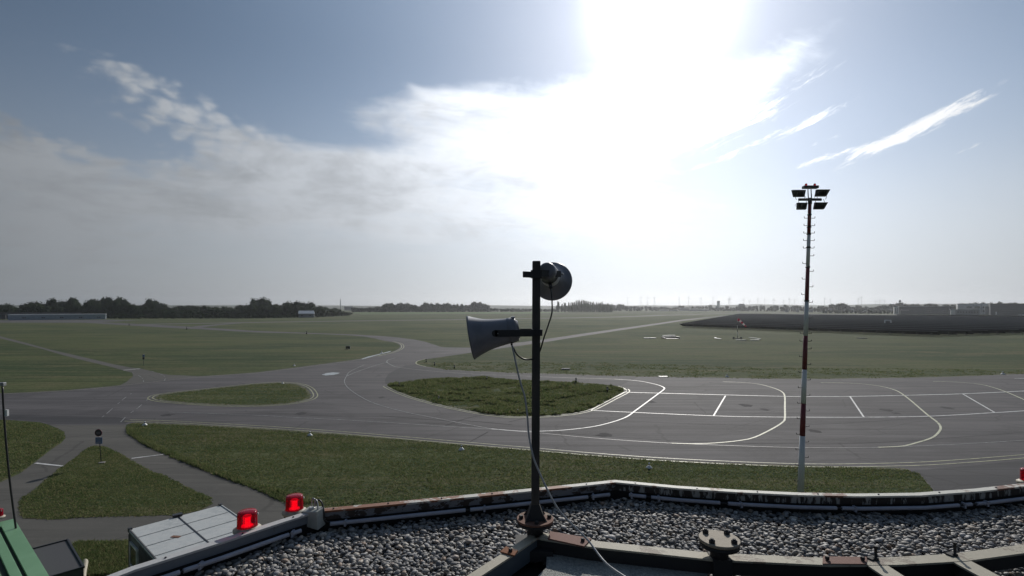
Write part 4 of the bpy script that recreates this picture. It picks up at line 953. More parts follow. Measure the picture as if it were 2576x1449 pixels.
for (u, v, s_, lb) in ((1004, 971, 1, 'dark marker stake at the left tip of the rough island'), (1103.5, 1008, 1.1, 'dark marker stake inside the rough island, low in its left half'), (1225, 955.5, 1.1, 'dark marker stake on the back edge of the rough island left of the post'),
        (1449, 964, 1.5, 'dark marker stake on the back edge of the rough island right of the post'), (1528, 987, 1.4, 'dark marker stake near the right tip of the rough island'), (771, 840.5, 2.4, 'dark marker stake on the far taxiway edge beyond the black sign'),
        (1072, 911, 1.3, 'pale-banded stake, first behind the taxiway fork nose'), (1093, 920, 1.4, 'pale-banded stake, second behind the taxiway fork nose'), (1143, 927, 1.3, 'pale-banded stake, third behind the taxiway fork nose'),
        (470, 829, 2.5, 'dark stake at the distant taxiway junction'), (325, 818.5, 2.5, 'dark stake on the distant taxiway toward the hangar')):
    p = gnd(u, v); r_ = empty('marker_stake', (p.x, p.y, 0)); r_.scale = (s_,) * 3
    link('stake', pm, r_); link('reflective_band', bm_, r_); tag(r_, lb, 'marker stake', 'marker stakes beside the taxiways')

# round sign over a blue plate
p = gnd(254.5, 1165); sg = empty('road_sign', (p.x, p.y, 0)); tag(sg, 'round dark prohibition sign above a small blue plate on a leaning post', 'road sign')
ps = p.y / F; tp = Vector((-5.5 * ps, 0, 80 * ps))
m = MB(); m.cyl((0, 0, 0), tp, .035, n=10); m.build('post', M['dark_metal'], sg)
cd = Vector(((249 - 254.5) * ps, -.05, (1165 - 1088.2) * ps))
m = MB(); m.lathe([(.355, 0), (.355, .03)], cd, (0, -1, 0), 32); dsc = m.build('disc', mat('sign_rim', (.16, .05, .07), .4), sg)
m = MB(); m.lathe([(.30, .034), (.30, .038)], cd, (0, -1, 0), 32); m.build('face', mat('sign_face', (.035, .03, .038), .4), dsc)
m = MB(); m.add([cd + Vector(q_) for q_ in ((-.22, -.042, .10), (.22, -.042, .10), (.17, -.042, -.14), (-.17, -.042, -.14))], [(0, 3, 2, 1)]); m.build('emblem', mat('emblem_grey', (.13, .11, .13), .5), dsc)
cb = Vector(((249.8 - 254.5) * ps, -.05, (1165 - 1108) * ps)); m = MB(); m.box(cb, (.66, .025, .62)); pl = m.build('plate', M['blue_plate'], sg)
m = MB()
for k, (w_, o_) in enumerate(((.42, -.02), (.5, 0), (.36, .03), (.46, -.01))): m.box(cb + Vector((o_, -.016, .2 - k * .13)), (w_, .004, .035))
m.build('text_line', M['print'], pl)
m = MB(); m.box((.12, -.05, .05), (.5, .3, .12), .3); m.build('footing', M['concrete'], sg)
# narrow column sign far left
p = gnd(361.5, 919); s2 = empty('column_sign', (p.x, p.y, 0)); ps = p.y / F; tag(s2, 'narrow dark two-panel sign on a thin post in the grass by the path', 'sign')
m = MB(); m.cyl((0, 0, 0), (0, 0, 28 * ps), .05, n=8); m.build('post', M['galv'], s2)
for k, z in enumerate((24, 17.5)): m = MB(); m.box((0, -.06, z * ps), (.56, .06, .55)); m.build('panel', M['roof_dark'] if k else M['blue_plate'], s2, .02)
# black box sign
p = gnd(875.5, 878.5); s3 = empty('taxiway_sign', (p.x, p.y, 0)); ps = p.y / F; tag(s3, 'low black box sign with a pale rim on the grass beside the taxiway bend', 'taxiway sign')
m = MB(); m.box((0, 0, .62), (1.66, .25, 1.0)); m.build('housing', mat('pale_rim', (.33, .33, .30), .5), s3, .02)
m = MB(); m.box((0, -.13, .62), (1.50, .03, .84)); fc = m.build('face', M['black'], s3)
m = MB()
for q_ in (-.42, -.14): m.box((q_, -.148, .62), (.2, .006, .36))
m.box((.18, -.148, .62), (.14, .006, .07)); m.box((.46, -.148, .62), (.16, .006, .4)); m.build('glyph', mat('amber_print', (.20, .17, .08), .5), fc)
for q_ in (-.6, .6): m = MB(); m.box((q_, 0, .06), (.1, .2, .12)); m.build('foot', M['galv'], s3)
# pale verge stones at the bend
flat_poly('concrete_patch', [(909, 903), (925, 897.5), (945, 893), (960, 889), (985, 882.5), (980, 886), (955, 892), (930, 899), (912, 904)], .034, M['pale_patch'], taxiway)

# ---- containers below the tower on the left
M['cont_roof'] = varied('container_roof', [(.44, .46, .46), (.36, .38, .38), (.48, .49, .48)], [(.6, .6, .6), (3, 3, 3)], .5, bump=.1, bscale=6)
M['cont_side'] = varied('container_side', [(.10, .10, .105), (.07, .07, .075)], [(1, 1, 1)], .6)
M['rust'] = varied('rust', [(.15, .06, .035), (.09, .035, .02), (.20, .10, .06)], [(9, 9, 9), (25, 25, 25)], .9, bump=.6, bscale=60)
e1 = Vector((.75, -.66, 0)).normalized(); e2 = Vector((.66, .75, 0)).normalized(); Zc = 12.6
A = onz(322, 1332, Zc); hc = H - Zc; ra = math.atan2(e1.y, e1.x)
for k, lb in ((0, 'grey office container with a framed side window, nearer the green roof'), (1, 'grey office container behind the windowed one, nearer the red lamps')):
    o0 = A + e2 * (2.45 * k); root = empty('office_container', (o0.x, o0.y, 0), ra); tag(root, lb, 'container', 'pair of joined grey containers'); L, W = 6.3, 2.41
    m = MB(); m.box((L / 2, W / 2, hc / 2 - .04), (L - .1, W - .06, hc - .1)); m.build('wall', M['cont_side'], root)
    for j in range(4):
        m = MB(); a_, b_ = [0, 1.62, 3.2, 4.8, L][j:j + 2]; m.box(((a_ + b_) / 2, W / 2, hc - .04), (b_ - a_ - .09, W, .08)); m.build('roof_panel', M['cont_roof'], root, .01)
    for j in range(26):
        m = MB(); m.box((.25 + j * .235, -.012, hc / 2), (.10, .03, hc - .4)); m.build('side_rib', M['cont_side'], root) if not (k == 0 and .4 < .25 + j * .235 < 2.2) else None
    m = MB(); m.box((L - 1.2, W / 2, hc + .06), (.42, .42, .16)); m.lathe([(.10, .1), (.10, .34), (.16, .36), (.16, .40), (.02, .46)], (L - 1.2, W / 2, hc), (0, 0, 1), 14); None
    for xx in (0.08, L - .08):
        for yy in (.08, W - .08): m = MB(); m.box((xx, yy, hc - .02), (.2, .2, .22)); m.build('corner_casting', M['black'], root, .02)
    for yy in ((.05,) if k == 0 else (W - .05,)): m = MB(); m.box((L / 2, yy, hc + .02), (L - .3, .06, .05)); m.build('edge_rail', M['cont_roof'] if yy > 1 and k else M['cont_side'], root)
    if k == 0:
        m = MB()
        for (a_, b_, c_, d_) in ((.72, 1.9, .62, .1), (.72, .55, .62, .1), (.14, 1.2, .1, 1.3)): pass
        for (cx_, cz_, sx_, sz_) in ((1.3, 2.05, 1.5, .12), (1.3, .85, 1.5, .12), (.6, 1.45, .12, 1.3), (2.0, 1.45, .12, 1.3)): m.box((cx_, -.0, cz_), (sx_, .12, sz_))
        w_ = m.build('window', M['white_paint'], root); m = MB(); m.box((1.3, .0, 1.45), (1.3, .06, 1.1)); m.build('pane', M['glass_dark'], w_)
        m = MB(); m.box((3.1, 1.5, hc + .012), (.5, .22, .02), .6); m.build('rust_spot', M['rust'], root)
m = MB(); s_ = A + e2 * 2.43; m.obox((s_ + e1 * 2.6).xy.to_3d() + Vector((0, 0, hc + .012)), e1 * 2.9, e2 * .035, Vector((0, 0, .012))); m.box((s_.x, s_.y, hc + .08), (.5, .3, .12), .7)
tag(m.build('joint_strip', M['dark_metal']), 'dark joint strip lying along the seam of the two grey containers', 'strip')
# green ribbed roof
M['green_roof'] = varied('green_sheet_roof', [(.13, .27, .14), (.16, .31, .17)], [(.5, .5, .5)], .45)
M['green_dark'] = mat('green_gap', (.012, .02, .014), .8)
Ag = onz(36, 1307, Zc); d1 = (onz(122, 1449, Zc) - Ag).normalized(); d2 = Vector((-d1.y, d1.x, 0)) * -1
root = empty('green_container', (Ag.x, Ag.y, 0), math.atan2(d1.y, d1.x)); tag(root, 'green container with ribbed roof in the lower left corner', 'container')
m = MB(); m.box((6, -1.6, (hc - .1) / 2), (12, 3.2, hc - .1)); m.build('wall', M['green_roof'], root)
m = MB(); m.box((6, -1.6, hc - .08), (12, 3.2, .04)); m.build('roof_deck', M['green_dark'], root)
m = MB(); m.box((6, -.32, hc), (12, .64, .12)); m.box((.45, -1.92, hc), (.9, 2.56, .12)); m.build('roof_edge', M['green_roof'], root, .01)
for k in range(4): m = MB(); m.box((6.6, -.98 - k * .62, hc), (10.9, .38, .12)); m.build('roof_rib', M['green_roof'], root, .02)
# beacon on it, thin pole, dark box, leaning pipe
def beacon(name, loc, s_, label, lit, rz=0.0, group='red obstruction lamps'):
    r_ = empty(name, loc, rz); r_.scale = (s_,) * 3
    for nm in ('base', 'lens', 'lens_cap', 'glow', 'screw'): 
        if nm == 'glow' and not lit: continue
        link(nm, bea[nm], r_)
    return tag(r_, label, 'warning lamp', group)
M['lamp_base'] = varied('lamp_base', [(.45, .40, .30), (.28, .25, .2)], [(20, 20, 20)], .6)
gm = bpy.data.materials.new('red_lens'); gm.use_nodes = True; t = gm.node_tree; b = t.nodes['Principled BSDF']
b.inputs['Base Color'].default_value = (.36, .006, .03, 1); b.inputs['Roughness'].default_value = .10
trn = t.nodes.new('ShaderNodeBsdfTransparent'); trn.inputs[0].default_value = (.70, .03, .08, 1)
lw = t.nodes.new('ShaderNodeLayerWeight'); lw.inputs[0].default_value = .35
mx = t.nodes.new('ShaderNodeMixShader'); t.links.new(smooth(t, S(lw.outputs['Facing'], t), .15, .95, .55, .10).o, mx.inputs[0])
t.links.new(b.outputs[0], mx.inputs[1]); t.links.new(trn.outputs[0], mx.inputs[2]); t.links.new(mx.outputs[0], t.nodes['Material Output'].inputs[0])
M['red_lens'] = gm
M['glow'] = mat('lamp_glow', (1, .05, .15), .5); M['glow'].node_tree.nodes['Principled BSDF'].inputs['Emission Color'].default_value = (1, .03, .14, 1)
M['glow'].node_tree.nodes['Principled BSDF'].inputs['Emission Strength'].default_value = 1.2
bea = {}
m = MB(); m.lathe([(.074, 0), (.078, .006), (.078, .016), (.066, .022), (.060, .03)], (0, 0, 0), (0, 0, 1), 32); bea['base'] = m.mesh('base', M['lamp_base'])
prof = [(.0575, .026), (.0575, .032), (.0560, .034)]
for k in range(9): prof += [(.0560 - k * .0001, .036 + k * .0075), (.0552 - k * .0001, .0395 + k * .0075)]
prof += [(.0545, .104), (.0525, .112)]
m = MB(); m.lathe(prof, (0, 0, 0), (0, 0, 1), 32, cap=False); bea['lens'] = m.mesh('lens', M['red_lens'])
m = MB(); m.lathe([(.0545, .106), (.0530, .114), (.0490, .1185), (.02, .1215), (0, .122)], (0, 0, 0), (0, 0, 1), 32, cap=False); bea['lens_cap'] = m.mesh('lens_cap', M['red_lens'])
m = MB(); 
for q_ in (-.019, -.009, .001, .011, .020): m.box((q_, -.012, .066 + .002 * math.cos(q_ * 300)), (.0042, .006, .048 if abs(q_) < .018 else .040))
m.box((0, .006, .06), (.03, .012, .045)); m.lathe([(.026, .088), (.024, .091)], (0, 0, 0), (0, 0, 1), 20); m.lathe([(.034, .030), (.032, .035)], (0, 0, 0), (0, 0, 1), 20); bea['glow'] = m.mesh('glow', M['glow'])
m = MB(); m.cyl((.052, -.004, .100), (.062, -.006, .100), .006, n=8); bea['screw'] = m.mesh('screw', M['white_paint'])
pb = at(-6, 1312, 30.4)
beacon('warning_lamp', (pb.x, pb.y, hc + .06), 4.4, 'dim red lamp at the left picture edge on the green roof', False)
p0 = Vector(((54 - HU) / F * 29.0, 29.0, 0)); p1 = at(6, 972, 29.0); dl = p1 - p0
root = empty('lamp_post', p0); tag(root, 'thin dark leaning pole at the left edge beside the green roof', 'pole')
m = MB(); m.tube([(0, 0, 0), dl * .25 + Vector((-.05, 0, 0)), dl * .5 + Vector((-.12, 0, 0)), dl * .78 + Vector((-.1, 0, 0)), dl], .05, 10); m.build('pole', M['black'], root)
m = MB(); m.box(dl + Vector((-.15, 0, .12)), (.5, .25, .2), .2); m.build('lamp_head', M['galv'], root, .03)
m = MB(); m.box(dl * .86 + Vector((.1, 0, 0)), (.14, .12, .35)); m.build('clamp', M['mast_white'], root)
Zb = 13.2; a_ = onz(170, 1358, Zb); root = empty('metal_bin', (a_.x, a_.y, 0), ra); tag(root, 'dark flat-topped metal bin between green roof and grey containers', 'bin'); hb = H - Zb
m = MB(); m.box((2.3, -1.2, hb / 2), (4.6, 2.4, hb - .02)); m.build('body', M['roof_dark'], root)
m = MB(); 
for (x_, y_, sx_, sy_) in ((2.3, 0, 4.7, .08), (2.3, -2.4, 4.7, .08), (0, -1.2, .08, 2.4), (4.6, -1.2, .08, 2.4)): m.box((x_, y_, hb), (sx_, sy_, .1))
m.build('rim', M['dark_metal'], root)
m = MB(); a_ = gnd(207, 1432); m.tube([a_ + Vector((1.6, -1.8, 0)), a_ + Vector((.9, -1.0, .15)), a_ + Vector((.1, .1, .3)), a_ + Vector((-.1, .3, .33))], .13, 10)
tag(m.build('bent_pipe', M['lamp_base']), 'pale beige bent pipe sticking out of the grass by the containers', 'pipe')
# ------------------------------------------------------------------ control tower roof
ZG = 1.45; ZP = 1.32                                   # gravel bed and parapet top below the lens
M['roof_bed'] = mat('roof_bitumen', (.018, .018, .018), .9)
M['tower_wall'] = varied('tower_wall', [(.30, .30, .29), (.22, .22, .21)], [(.6, .6, .3)], .8)
def peel(name, coat, under, lo, hi, sc_=(8, 8, 8), rough=.65, metal=0.0, fine=.5):
    m = mat(name, coat, rough, metal); t = m.node_tree; b = t.nodes['Principled BSDF']
    n = noise(t, objco(t, *sc_), 1.0, 6, .62, .3); n2 = noise(t, objco(t, *[q * 6 for q in sc_]), 1.0, 4, .6)
    f = smooth(t, n * (1 - fine * .4) + n2 * fine * .4, lo, hi)
    c = mixc(t, n2, coat, tuple(q * .72 for q in coat)); c = mixc(t, f, c, under); t.links.new(c, b.inputs['Base Color'])
    bn = t.nodes.new('ShaderNodeBump'); bn.inputs['Strength'].default_value = .5; bn.inputs['Distance'].default_value = .002; bn.invert = True
    t.links.new(f.o, bn.inputs['Height']); t.links.new(bn.outputs[0], b.inputs['Normal']); return m
M['cap_clean'] = peel('cap_paint', (.50, .50, .50), (.30, .29, .28), .66, .72)
M['cap_rusty'] = peel('cap_rusty_paint', (.55, .54, .50), (.20, .075, .035), .47, .53, (5, 5, 5))
M['cap_flaky'] = peel('cap_flaky_paint', (.62, .61, .55), (.16, .07, .045), .50, .56, (4, 4, 4))
M['up_clean'] = peel('upstand_paint', (.17, .19, .22), (.12, .12, .13), .64, .72)
M['up_mid'] = peel('upstand_chipped', (.19, .20, .225), (.030, .022, .020), .50, .53, (11, 11, 20))
M['up_rust'] = peel('upstand_rusty', (.020, .016, .016), (.26, .27, .27), .51, .56, (22, 22, 5))
M['felt'] = mat('roofing_felt', (.012, .012, .013), .9)
M['pvc'] = varied('grey_conduit', [(.36, .38, .45), (.30, .31, .37)], [(5, 5, 5)], .42)
PL = [(-150, 1600), (200, 1475), (330, 1425), (550, 1357), (700, 1308.5), (790, 1280.5)]
PM_ = [(790, 1280.5), (930, 1267.5), (1060, 1255), (1200, 1242), (1300, 1232), (1430, 1219), (1546, 1207)]
PR = [(1546, 1207), (1700, 1221.5), (1850, 1231.5), (2000, 1238.5), (2150, 1241.5), (2300, 1239.5), (2450, 1229), (2576, 1215), (2700, 1198)]
W2 = lambda P: [onz(u, v, ZP).xy for u, v in P]
WL, WM, WR = W2(PL), W2(PM_), W2(PR)
WR += [Vector((4.9, 4.15)), Vector((5.7, 3.95)), Vector((6.3, 3.2)), Vector((6.5, 1.0))]
full = WL[:-1] + WM[:-1] + WR
def sweep(P, d0, d1, z0, z1, m_, name, parent, i0=0, i1=None):
    a = offset_path(P, d0); b_ = offset_path(P, d1); i1 = len(P) if i1 is None else i1
    a, b_ = a[i0:i1], b_[i0:i1]; n = len(a)
    vs = [(p.x, p.y, z0) for p in a] + [(p.x, p.y, z1) for p in a] + [(p.x, p.y, z1) for p in b_] + [(p.x, p.y, z0) for p in b_]
    fs = [(k * n + i, k * n + i + 1, ((k + 1) % 4) * n + i + 1, ((k + 1) % 4) * n + i) for k in range(4) for i in range(n - 1)]
    fs += [(0, n, 2 * n, 3 * n), (n - 1, 4 * n - 1, 3 * n - 1, 2 * n - 1)]
    m = MB(); m.add(vs, fs); return m.build(name, m_, parent)
tower = empty('control_tower', (0, 0, 0)); tag(tower, 'gravel-covered flat tower roof with a low rusty parapet, camera standpoint', 'building')
out = offset_path(full, .012); outer = out + [Vector((6.5, -4)), Vector((-4.5, -4)), Vector((-4.5, 0.2))]
n = len(outer); m = MB(); m.add([(p.x, p.y, 0) for p in outer] + [(p.x, p.y, H - ZP - .03) for p in outer], [(i, (i + 1) % n, n + (i + 1) % n, n + i) for i in range(n)]); m.build('wall', M['tower_wall'], tower)
deck = flat_poly('roof_deck', [(p.x, p.y) for p in outer], H - ZG - .025, M['roof_bed'], tower, px=False)
iL, iM, iR = len(WL) - 1, len(WL) + len(WM) - 2, len(full)
for i0, i1, cm, um in ((0, iL + 1, 'cap_clean', 'up_clean'), (iL, iM + 1, 'cap_rusty', 'up_mid'), (iM, iR, 'cap_flaky', 'up_rust')):
    sweep(full, 0, .052, H - ZP - .012, H - ZP, M[cm], 'parapet_cap', tower, i0, i1)
    sweep(full, .014, .044, H - ZP - .062, H - ZP - .012, M[um], 'upstand', tower, i0, i1)
    sweep(full, .014, .038, H - ZG - .03, H - ZP - .062, M['felt'], 'felt_skirting', tower, i0, i1)
m = MB()
for P, idx in ((WL, 1), (WM, 0), (WR, 2)):
    for k in range(len(P) - 1):
        a, b_ = P[k], P[k + 1]; d = (b_ - a).normalized(); nrm = Vector((d.y, -d.x)); c = a.lerp(b_, .35) + nrm * .028
        m.cyl((c.x, c.y, H - ZP - .001), (c.x, c.y, H - ZP + .006), .006, .005, 8)
m.build('cap_screw', M['dark_metal'], tower)

# conduit along the parapet foot
cpath = offset_path(full, .082); zc = H - 1.395
def u_of(p): return HU + F * p[0] / p[1]
def cut(u0, u1):
    P = cpath; res = []
    for i in range(len(P) - 1):
        a, b_ = P[i], P[i + 1]; ua, ub = u_of(a), u_of(b_)
        for k in range(24):
            q = a.lerp(b_, k / 24)
            if u0 <= u_of(q) <= u1: res.append((q.x, q.y, zc))
    return res
for runs, lb in ((((150, 452), (459, 727), (732, 758)), 'grey plastic conduit along the clean left parapet'),
                 (((829, 1171), (1178, 1479), (1484, 1535)), 'grey plastic conduit along the chipped middle parapet'),
                 (((1582, 1626), (1632, 1817), (1828, 2106), (2111, 2413), (2418, 2447), (2452, 2640)), 'grey plastic conduit along the rusty right parapet')):
    first = None; allp = []
    root = empty('cable_conduit', (0, 0, 0)); tag(root, lb, 'conduit', 'conduits along the parapet')
    for k, (a, b_) in enumerate(runs):
        P = cut(a, b_)
        if len(P) < 2: continue
        m = MB(); m.tube(P, .0128, 14, sub=0); m.build('pipe', M['pvc'], root)
        q = Vector(P[0]); q2 = Vector(P[-1])
        for pp in (q.lerp(q2, .12),): m = MB(); m.box((P[len(P) // 8][0], P[len(P) // 8][1], zc - .002), (.012, .034, .036)); m.build('clip', M['pvc'], root)
    P = cut(runs[0][0] + 4, runs[-1][1] - 4); m = MB(); m.tube(P, .006, 8, sub=0); m.build('cable', M['black'], root)

# red obstruction lamps on the parapet
for (u, v, Y, lb) in ((740.5, 1291, 3.42, 'lit red lamp beside the junction box on the parapet'), (622, 1335.5, 3.07, 'lit red lamp over the grey containers, left of the junction box'), (2590, 1218, 4.05, 'lit red lamp cut by the right picture edge on the rusty parapet')):
    p = at(u, v, Y); beacon('warning_lamp', p, 1.0, lb, True, .3)
    m = MB(); m.box((p.x, p.y, p.z - .010), (.10, .09, .018)); o = m.build('lamp_bracket', M['dark_metal']); o.parent = tower
# junction box
jb = at(787, 1301, 3.30); root = empty('junction_box', jb, -.35); root.scale = (1.3, 1.3, 1.3); tag(root, 'pale grey junction box on the corner of the parapet', 'junction box')
m = MB(); m.add([(-.052, -.03, -.036), (.056, -.03, -.046), (.048, -.03, .044), (-.046, -.03, .032), (-.048, .03, -.032), (.054, .03, -.040), (.046, .03, .050), (-.046, .03, .040)],
             [(0, 1, 2, 3), (7, 6, 5, 4), (0, 4, 5, 1), (1, 5, 6, 2), (2, 6, 7, 3), (3, 7, 4, 0)]); m.build('housing', varied('box_plastic', [(.40, .41, .38), (.30, .31, .29)], [(14, 14, 14)], .55), root, .005)
m = MB(); m.lathe([(.016, 0), (.016, .007), (.009, .010)], (-.004, .0, .040), (0, 0, 1), 16); m.build('gland', M['white_paint'], root)
m = MB(); m.cyl((-.010, -.034, -.004), (-.010, -.029, -.004), .004, n=8); m.cyl((-.038, -.034, .02), (-.038, -.029, .02), .009, n=12); m.build('screw', M['dark_metal'], root)
m = MB(); m.tube([(-.022, .02, .03), (-.020, .015, .072), (-.006, .01, .084), (.014, .01, .082), (.030, 0, .062), (.040, -.01, .044)], .0035, 8); m.tube([(.0, .01, .045), (.004, .01, .075), (.0, .01, .086), (-.012, .01, .088)], .004, 8)
m.build('loop_wire', M['galv'], root)
cb = MB(); cb.tube([jb + Vector((.0, .03, .055)), jb + Vector((.02, .03, .100)), jb + Vector((.05, .02, .085)), jb + Vector((.072, 0, .03)), jb + Vector((.075, .0, -.02)), jb + Vector((.10, .02, -.04)), jb + Vector((.16, .05, -.045))], .0055, 10)
tag(cb.build('loose_cable', M['black']), 'black cable looping from the junction box to the conduit', 'cable')

# gravel
STONE = bpy.data.materials.new('gravel_stone'); STONE.use_nodes = True; t = STONE.node_tree; b = t.nodes['Principled BSDF']
b.inputs['Roughness'].default_value = .62; b.inputs['Specular IOR Level'].default_value = .4
g = t.nodes.new('ShaderNodeNewGeometry'); oi = t.nodes.new('ShaderNodeObjectInfo')
f = mnode(t, 'FRACT', S(g.outputs['Random Per Island'], t) + S(oi.outputs['Random'], t))
rp = t.nodes.new('ShaderNodeValToRGB'); t.links.new(f.o, rp.inputs[0]); cr = rp.color_ramp
cr.elements[0].position = 0; cr.elements[0].color = (.10, .10, .105, 1); cr.elements[1].position = 1; cr.elements[1].color = (.60, .59, .56, 1)
for ps_, cc in ((.2, (.17, .17, .18)), (.4, (.24, .23, .22)), (.6, (.24, .22, .19)), (.75, (.40, .39, .39)), (.9, (.46, .42, .36))):
    e = cr.elements.new(ps_); e.color = (*cc, 1)
e = cr.elements.new(.96); e.color = (.30, .20, .14, 1)
nz = noise(t, objco(t, 90, 90, 90), 1.0, 4, .6)
cc = mixc(t, smooth(t, nz, .35, .7) * .45, rp.outputs[0], (.12, .12, .12)); t.links.new(cc, b.inputs['Base Color'])
bn = t.nodes.new('ShaderNodeBump'); bn.inputs['Strength'].default_value = .25; bn.inputs['Distance'].default_value = .002; t.links.new(nz.o, bn.inputs['Height']); t.links.new(bn.outputs[0], b.inputs['Normal'])
bm = bmesh.new(); bmesh.ops.create_icosphere(bm, subdivisions=2, radius=1.0); ico = np.array([v.co[:] for v in bm.verts]); icf = np.array([[v.index for v in f_.verts] for f_ in bm.faces], np.int32); bm.free()
def stone_shape(r):
    p = ico.copy()
    for _ in range(3):
        d = r.normal(size=3); d /= np.linalg.norm(d); k = r.uniform(.55, .85); h_ = p @ d; p -= np.outer(np.maximum(h_ - k, 0) * .8, d)
    p *= (1 + r.normal(0, .04, (len(p), 1))); return p * np.array([1.0, r.uniform(.62, .9), r.uniform(.38, .6)])
shapes = [stone_shape(rng) for _ in range(14)]
def stone_field(bounds, step, zc, keep, jit=.45):
    x0, x1, y0, y1 = bounds; gx, gy = np.meshgrid(np.arange(x0, x1, step), np.arange(y0, y1, step)); X = (gx + rng.uniform(-jit, jit, gx.shape) * step).ravel(); Y = (gy + rng.uniform(-jit, jit, gy.shape) * step).ravel()
    inner = [(p.x, p.y) for p in offset_path(full, .052)] + [(-3.6, 1.0)]
    ok = in_poly(X, Y, inner); ok &= keep(X, Y); X, Y = X[ok], Y[ok]; return np.stack([X, Y, np.full(len(X), zc)], 1)
bl = [onz(1345, 1338, ZP), onz(1485, 1359, ZP), onz(1782, 1390, ZP), onz(2067, 1403, ZP), onz(2230, 1402, ZP), onz(2393, 1393, ZP), onz(2576, 1369, ZP), onz(2750, 1338, ZP), onz(3000, 1300, ZP)]
bx = [q.x for q in bl]; by = [q.y for q in bl]
ll = [onz(1345, 1338, ZP), onz(1258, 1396, ZP), onz(1170, 1452, ZP), onz(1080, 1530, ZP)]
def keepA(X, Y):                                     # behind the right beam, left of the left beam
    right = Y > np.interp(X, bx, by) - .06
    lx = np.interp(Y, [q.y for q in ll][::-1], [q.x for q in ll][::-1])
    vis = (np.abs(X / Y) < 1.45)
    return vis & (((X > bx[0]) & right) | ((X <= bx[0]) & ((X < lx + .02) | (Y > by[0]))))
S1 = stone_field((-2.6, 6.4, 2.05, 4.3), .0245, H - ZG - .006, keepA); S2 = stone_field((-2.6, 6.4, 2.05, 4.3), .034, H - ZG + .008, keepA)
kB = lambda X, Y: (X > 2.2) & (Y < np.interp(X, bx, by) - .22) & (np.abs(X / Y) < 1.12)
S3 = stone_field((2.2, 3.6, 2.0, 3.2), .0275, H - ZG - .002, kB)
C = np.concatenate([S1, S2, S3]); C[:, 2] += rng.normal(0, .0028, len(C)); C[:, 2] += (vnoise(C[:, 0] + 20, C[:, 1] + 20, .35, 9) - .5) * .016; N = len(C)
print('stones', N)
sz = rng.uniform(.0100, .0225, N) * np.where(rng.random(N) > .92, 1.45, 1.0); rz = rng.uniform(0, 6.283, N); tx = rng.normal(0, .30, N); ty = rng.normal(0, .30, N)
def rotm(rz, tx, ty):
    cz, sn = np.cos(rz), np.sin(rz); cx, sx = np.cos(tx), np.sin(tx); cy, sy = np.cos(ty), np.sin(ty); n_ = len(rz); R = np.zeros((n_, 3, 3))
    Rz = np.zeros((n_, 3, 3)); Rz[:, 0, 0] = cz; Rz[:, 0, 1] = -sn; Rz[:, 1, 0] = sn; Rz[:, 1, 1] = cz; Rz[:, 2, 2] = 1
    Rx = np.zeros((n_, 3, 3)); Rx[:, 0, 0] = 1; Rx[:, 1, 1] = cx; Rx[:, 1, 2] = -sx; Rx[:, 2, 1] = sx; Rx[:, 2, 2] = cx
    Ry = np.zeros((n_, 3, 3)); Ry[:, 1, 1] = 1; Ry[:, 0, 0] = cy; Ry[:, 0, 2] = sy; Ry[:, 2, 0] = -sy; Ry[:, 2, 2] = cy
    return Rz @ Rx @ Ry
R = rotm(rz, tx, ty); which = rng.integers(0, 14, N)
SH = np.stack(shapes)
dist = np.linalg.norm(C - np.array([0, 0, H]), axis=1); uu = HU + F * C[:, 0] / C[:, 1]; vv_ = HV + F * (H - C[:, 2]) / C[:, 1]
score = sz / dist; vis = (uu > 4) & (uu < 2572) & (vv_ < 1446) & (C[:, 2] > H - ZG - .002)
order = np.argsort(-np.where(vis, score, 0))[:300]; single = np.zeros(N, bool); single[order] = True
idx = np.where(~single)[0]
V = np.einsum('nij,nkj->nki', R[idx], SH[which[idx]]) * sz[idx][:, None, None] + C[idx][:, None, :]
nv = len(ico); Fc = (icf[None] + (np.arange(len(idx)) * nv)[:, None, None]).reshape(-1)
me = bpy.data.meshes.new('gravel'); me.vertices.add(len(idx) * nv); me.vertices.foreach_set('co', V.astype(np.float32).ravel())
nf = len(idx) * len(icf); me.loops.add(nf * 3); me.loops.foreach_set('vertex_index', Fc.astype(np.int32)); me.polygons.add(nf)
me.polygons.foreach_set('loop_start', np.arange(0, nf * 3, 3, dtype=np.int32)); me.polygons.foreach_set('loop_total', np.full(nf, 3, np.int32)); me.polygons.foreach_set('use_smooth', np.ones(nf, bool))
me.materials.append(STONE); me.update(); me.validate()
gv = link('gravel', me, tower); gv['kind'] = 'stuff'
pms = []
for s_ in shapes:
    m_ = bpy.data.meshes.new('stone'); m_.from_pydata(s_.tolist(), [], icf.tolist()); m_.materials.append(STONE); m_.polygons.foreach_set('use_smooth', [True] * len(icf)); m_.update(); pms.append(m_)
for i in order:
    o = bpy.data.objects.new('stone', pms[which[i]]); col.objects.link(o); o.parent = deck
    Mx = Matrix(R[i].tolist()).to_4x4(); o.matrix_local = Matrix.Translation(Vector(C[i])) @ Mx @ Matrix.Scale(float(sz[i]), 4)

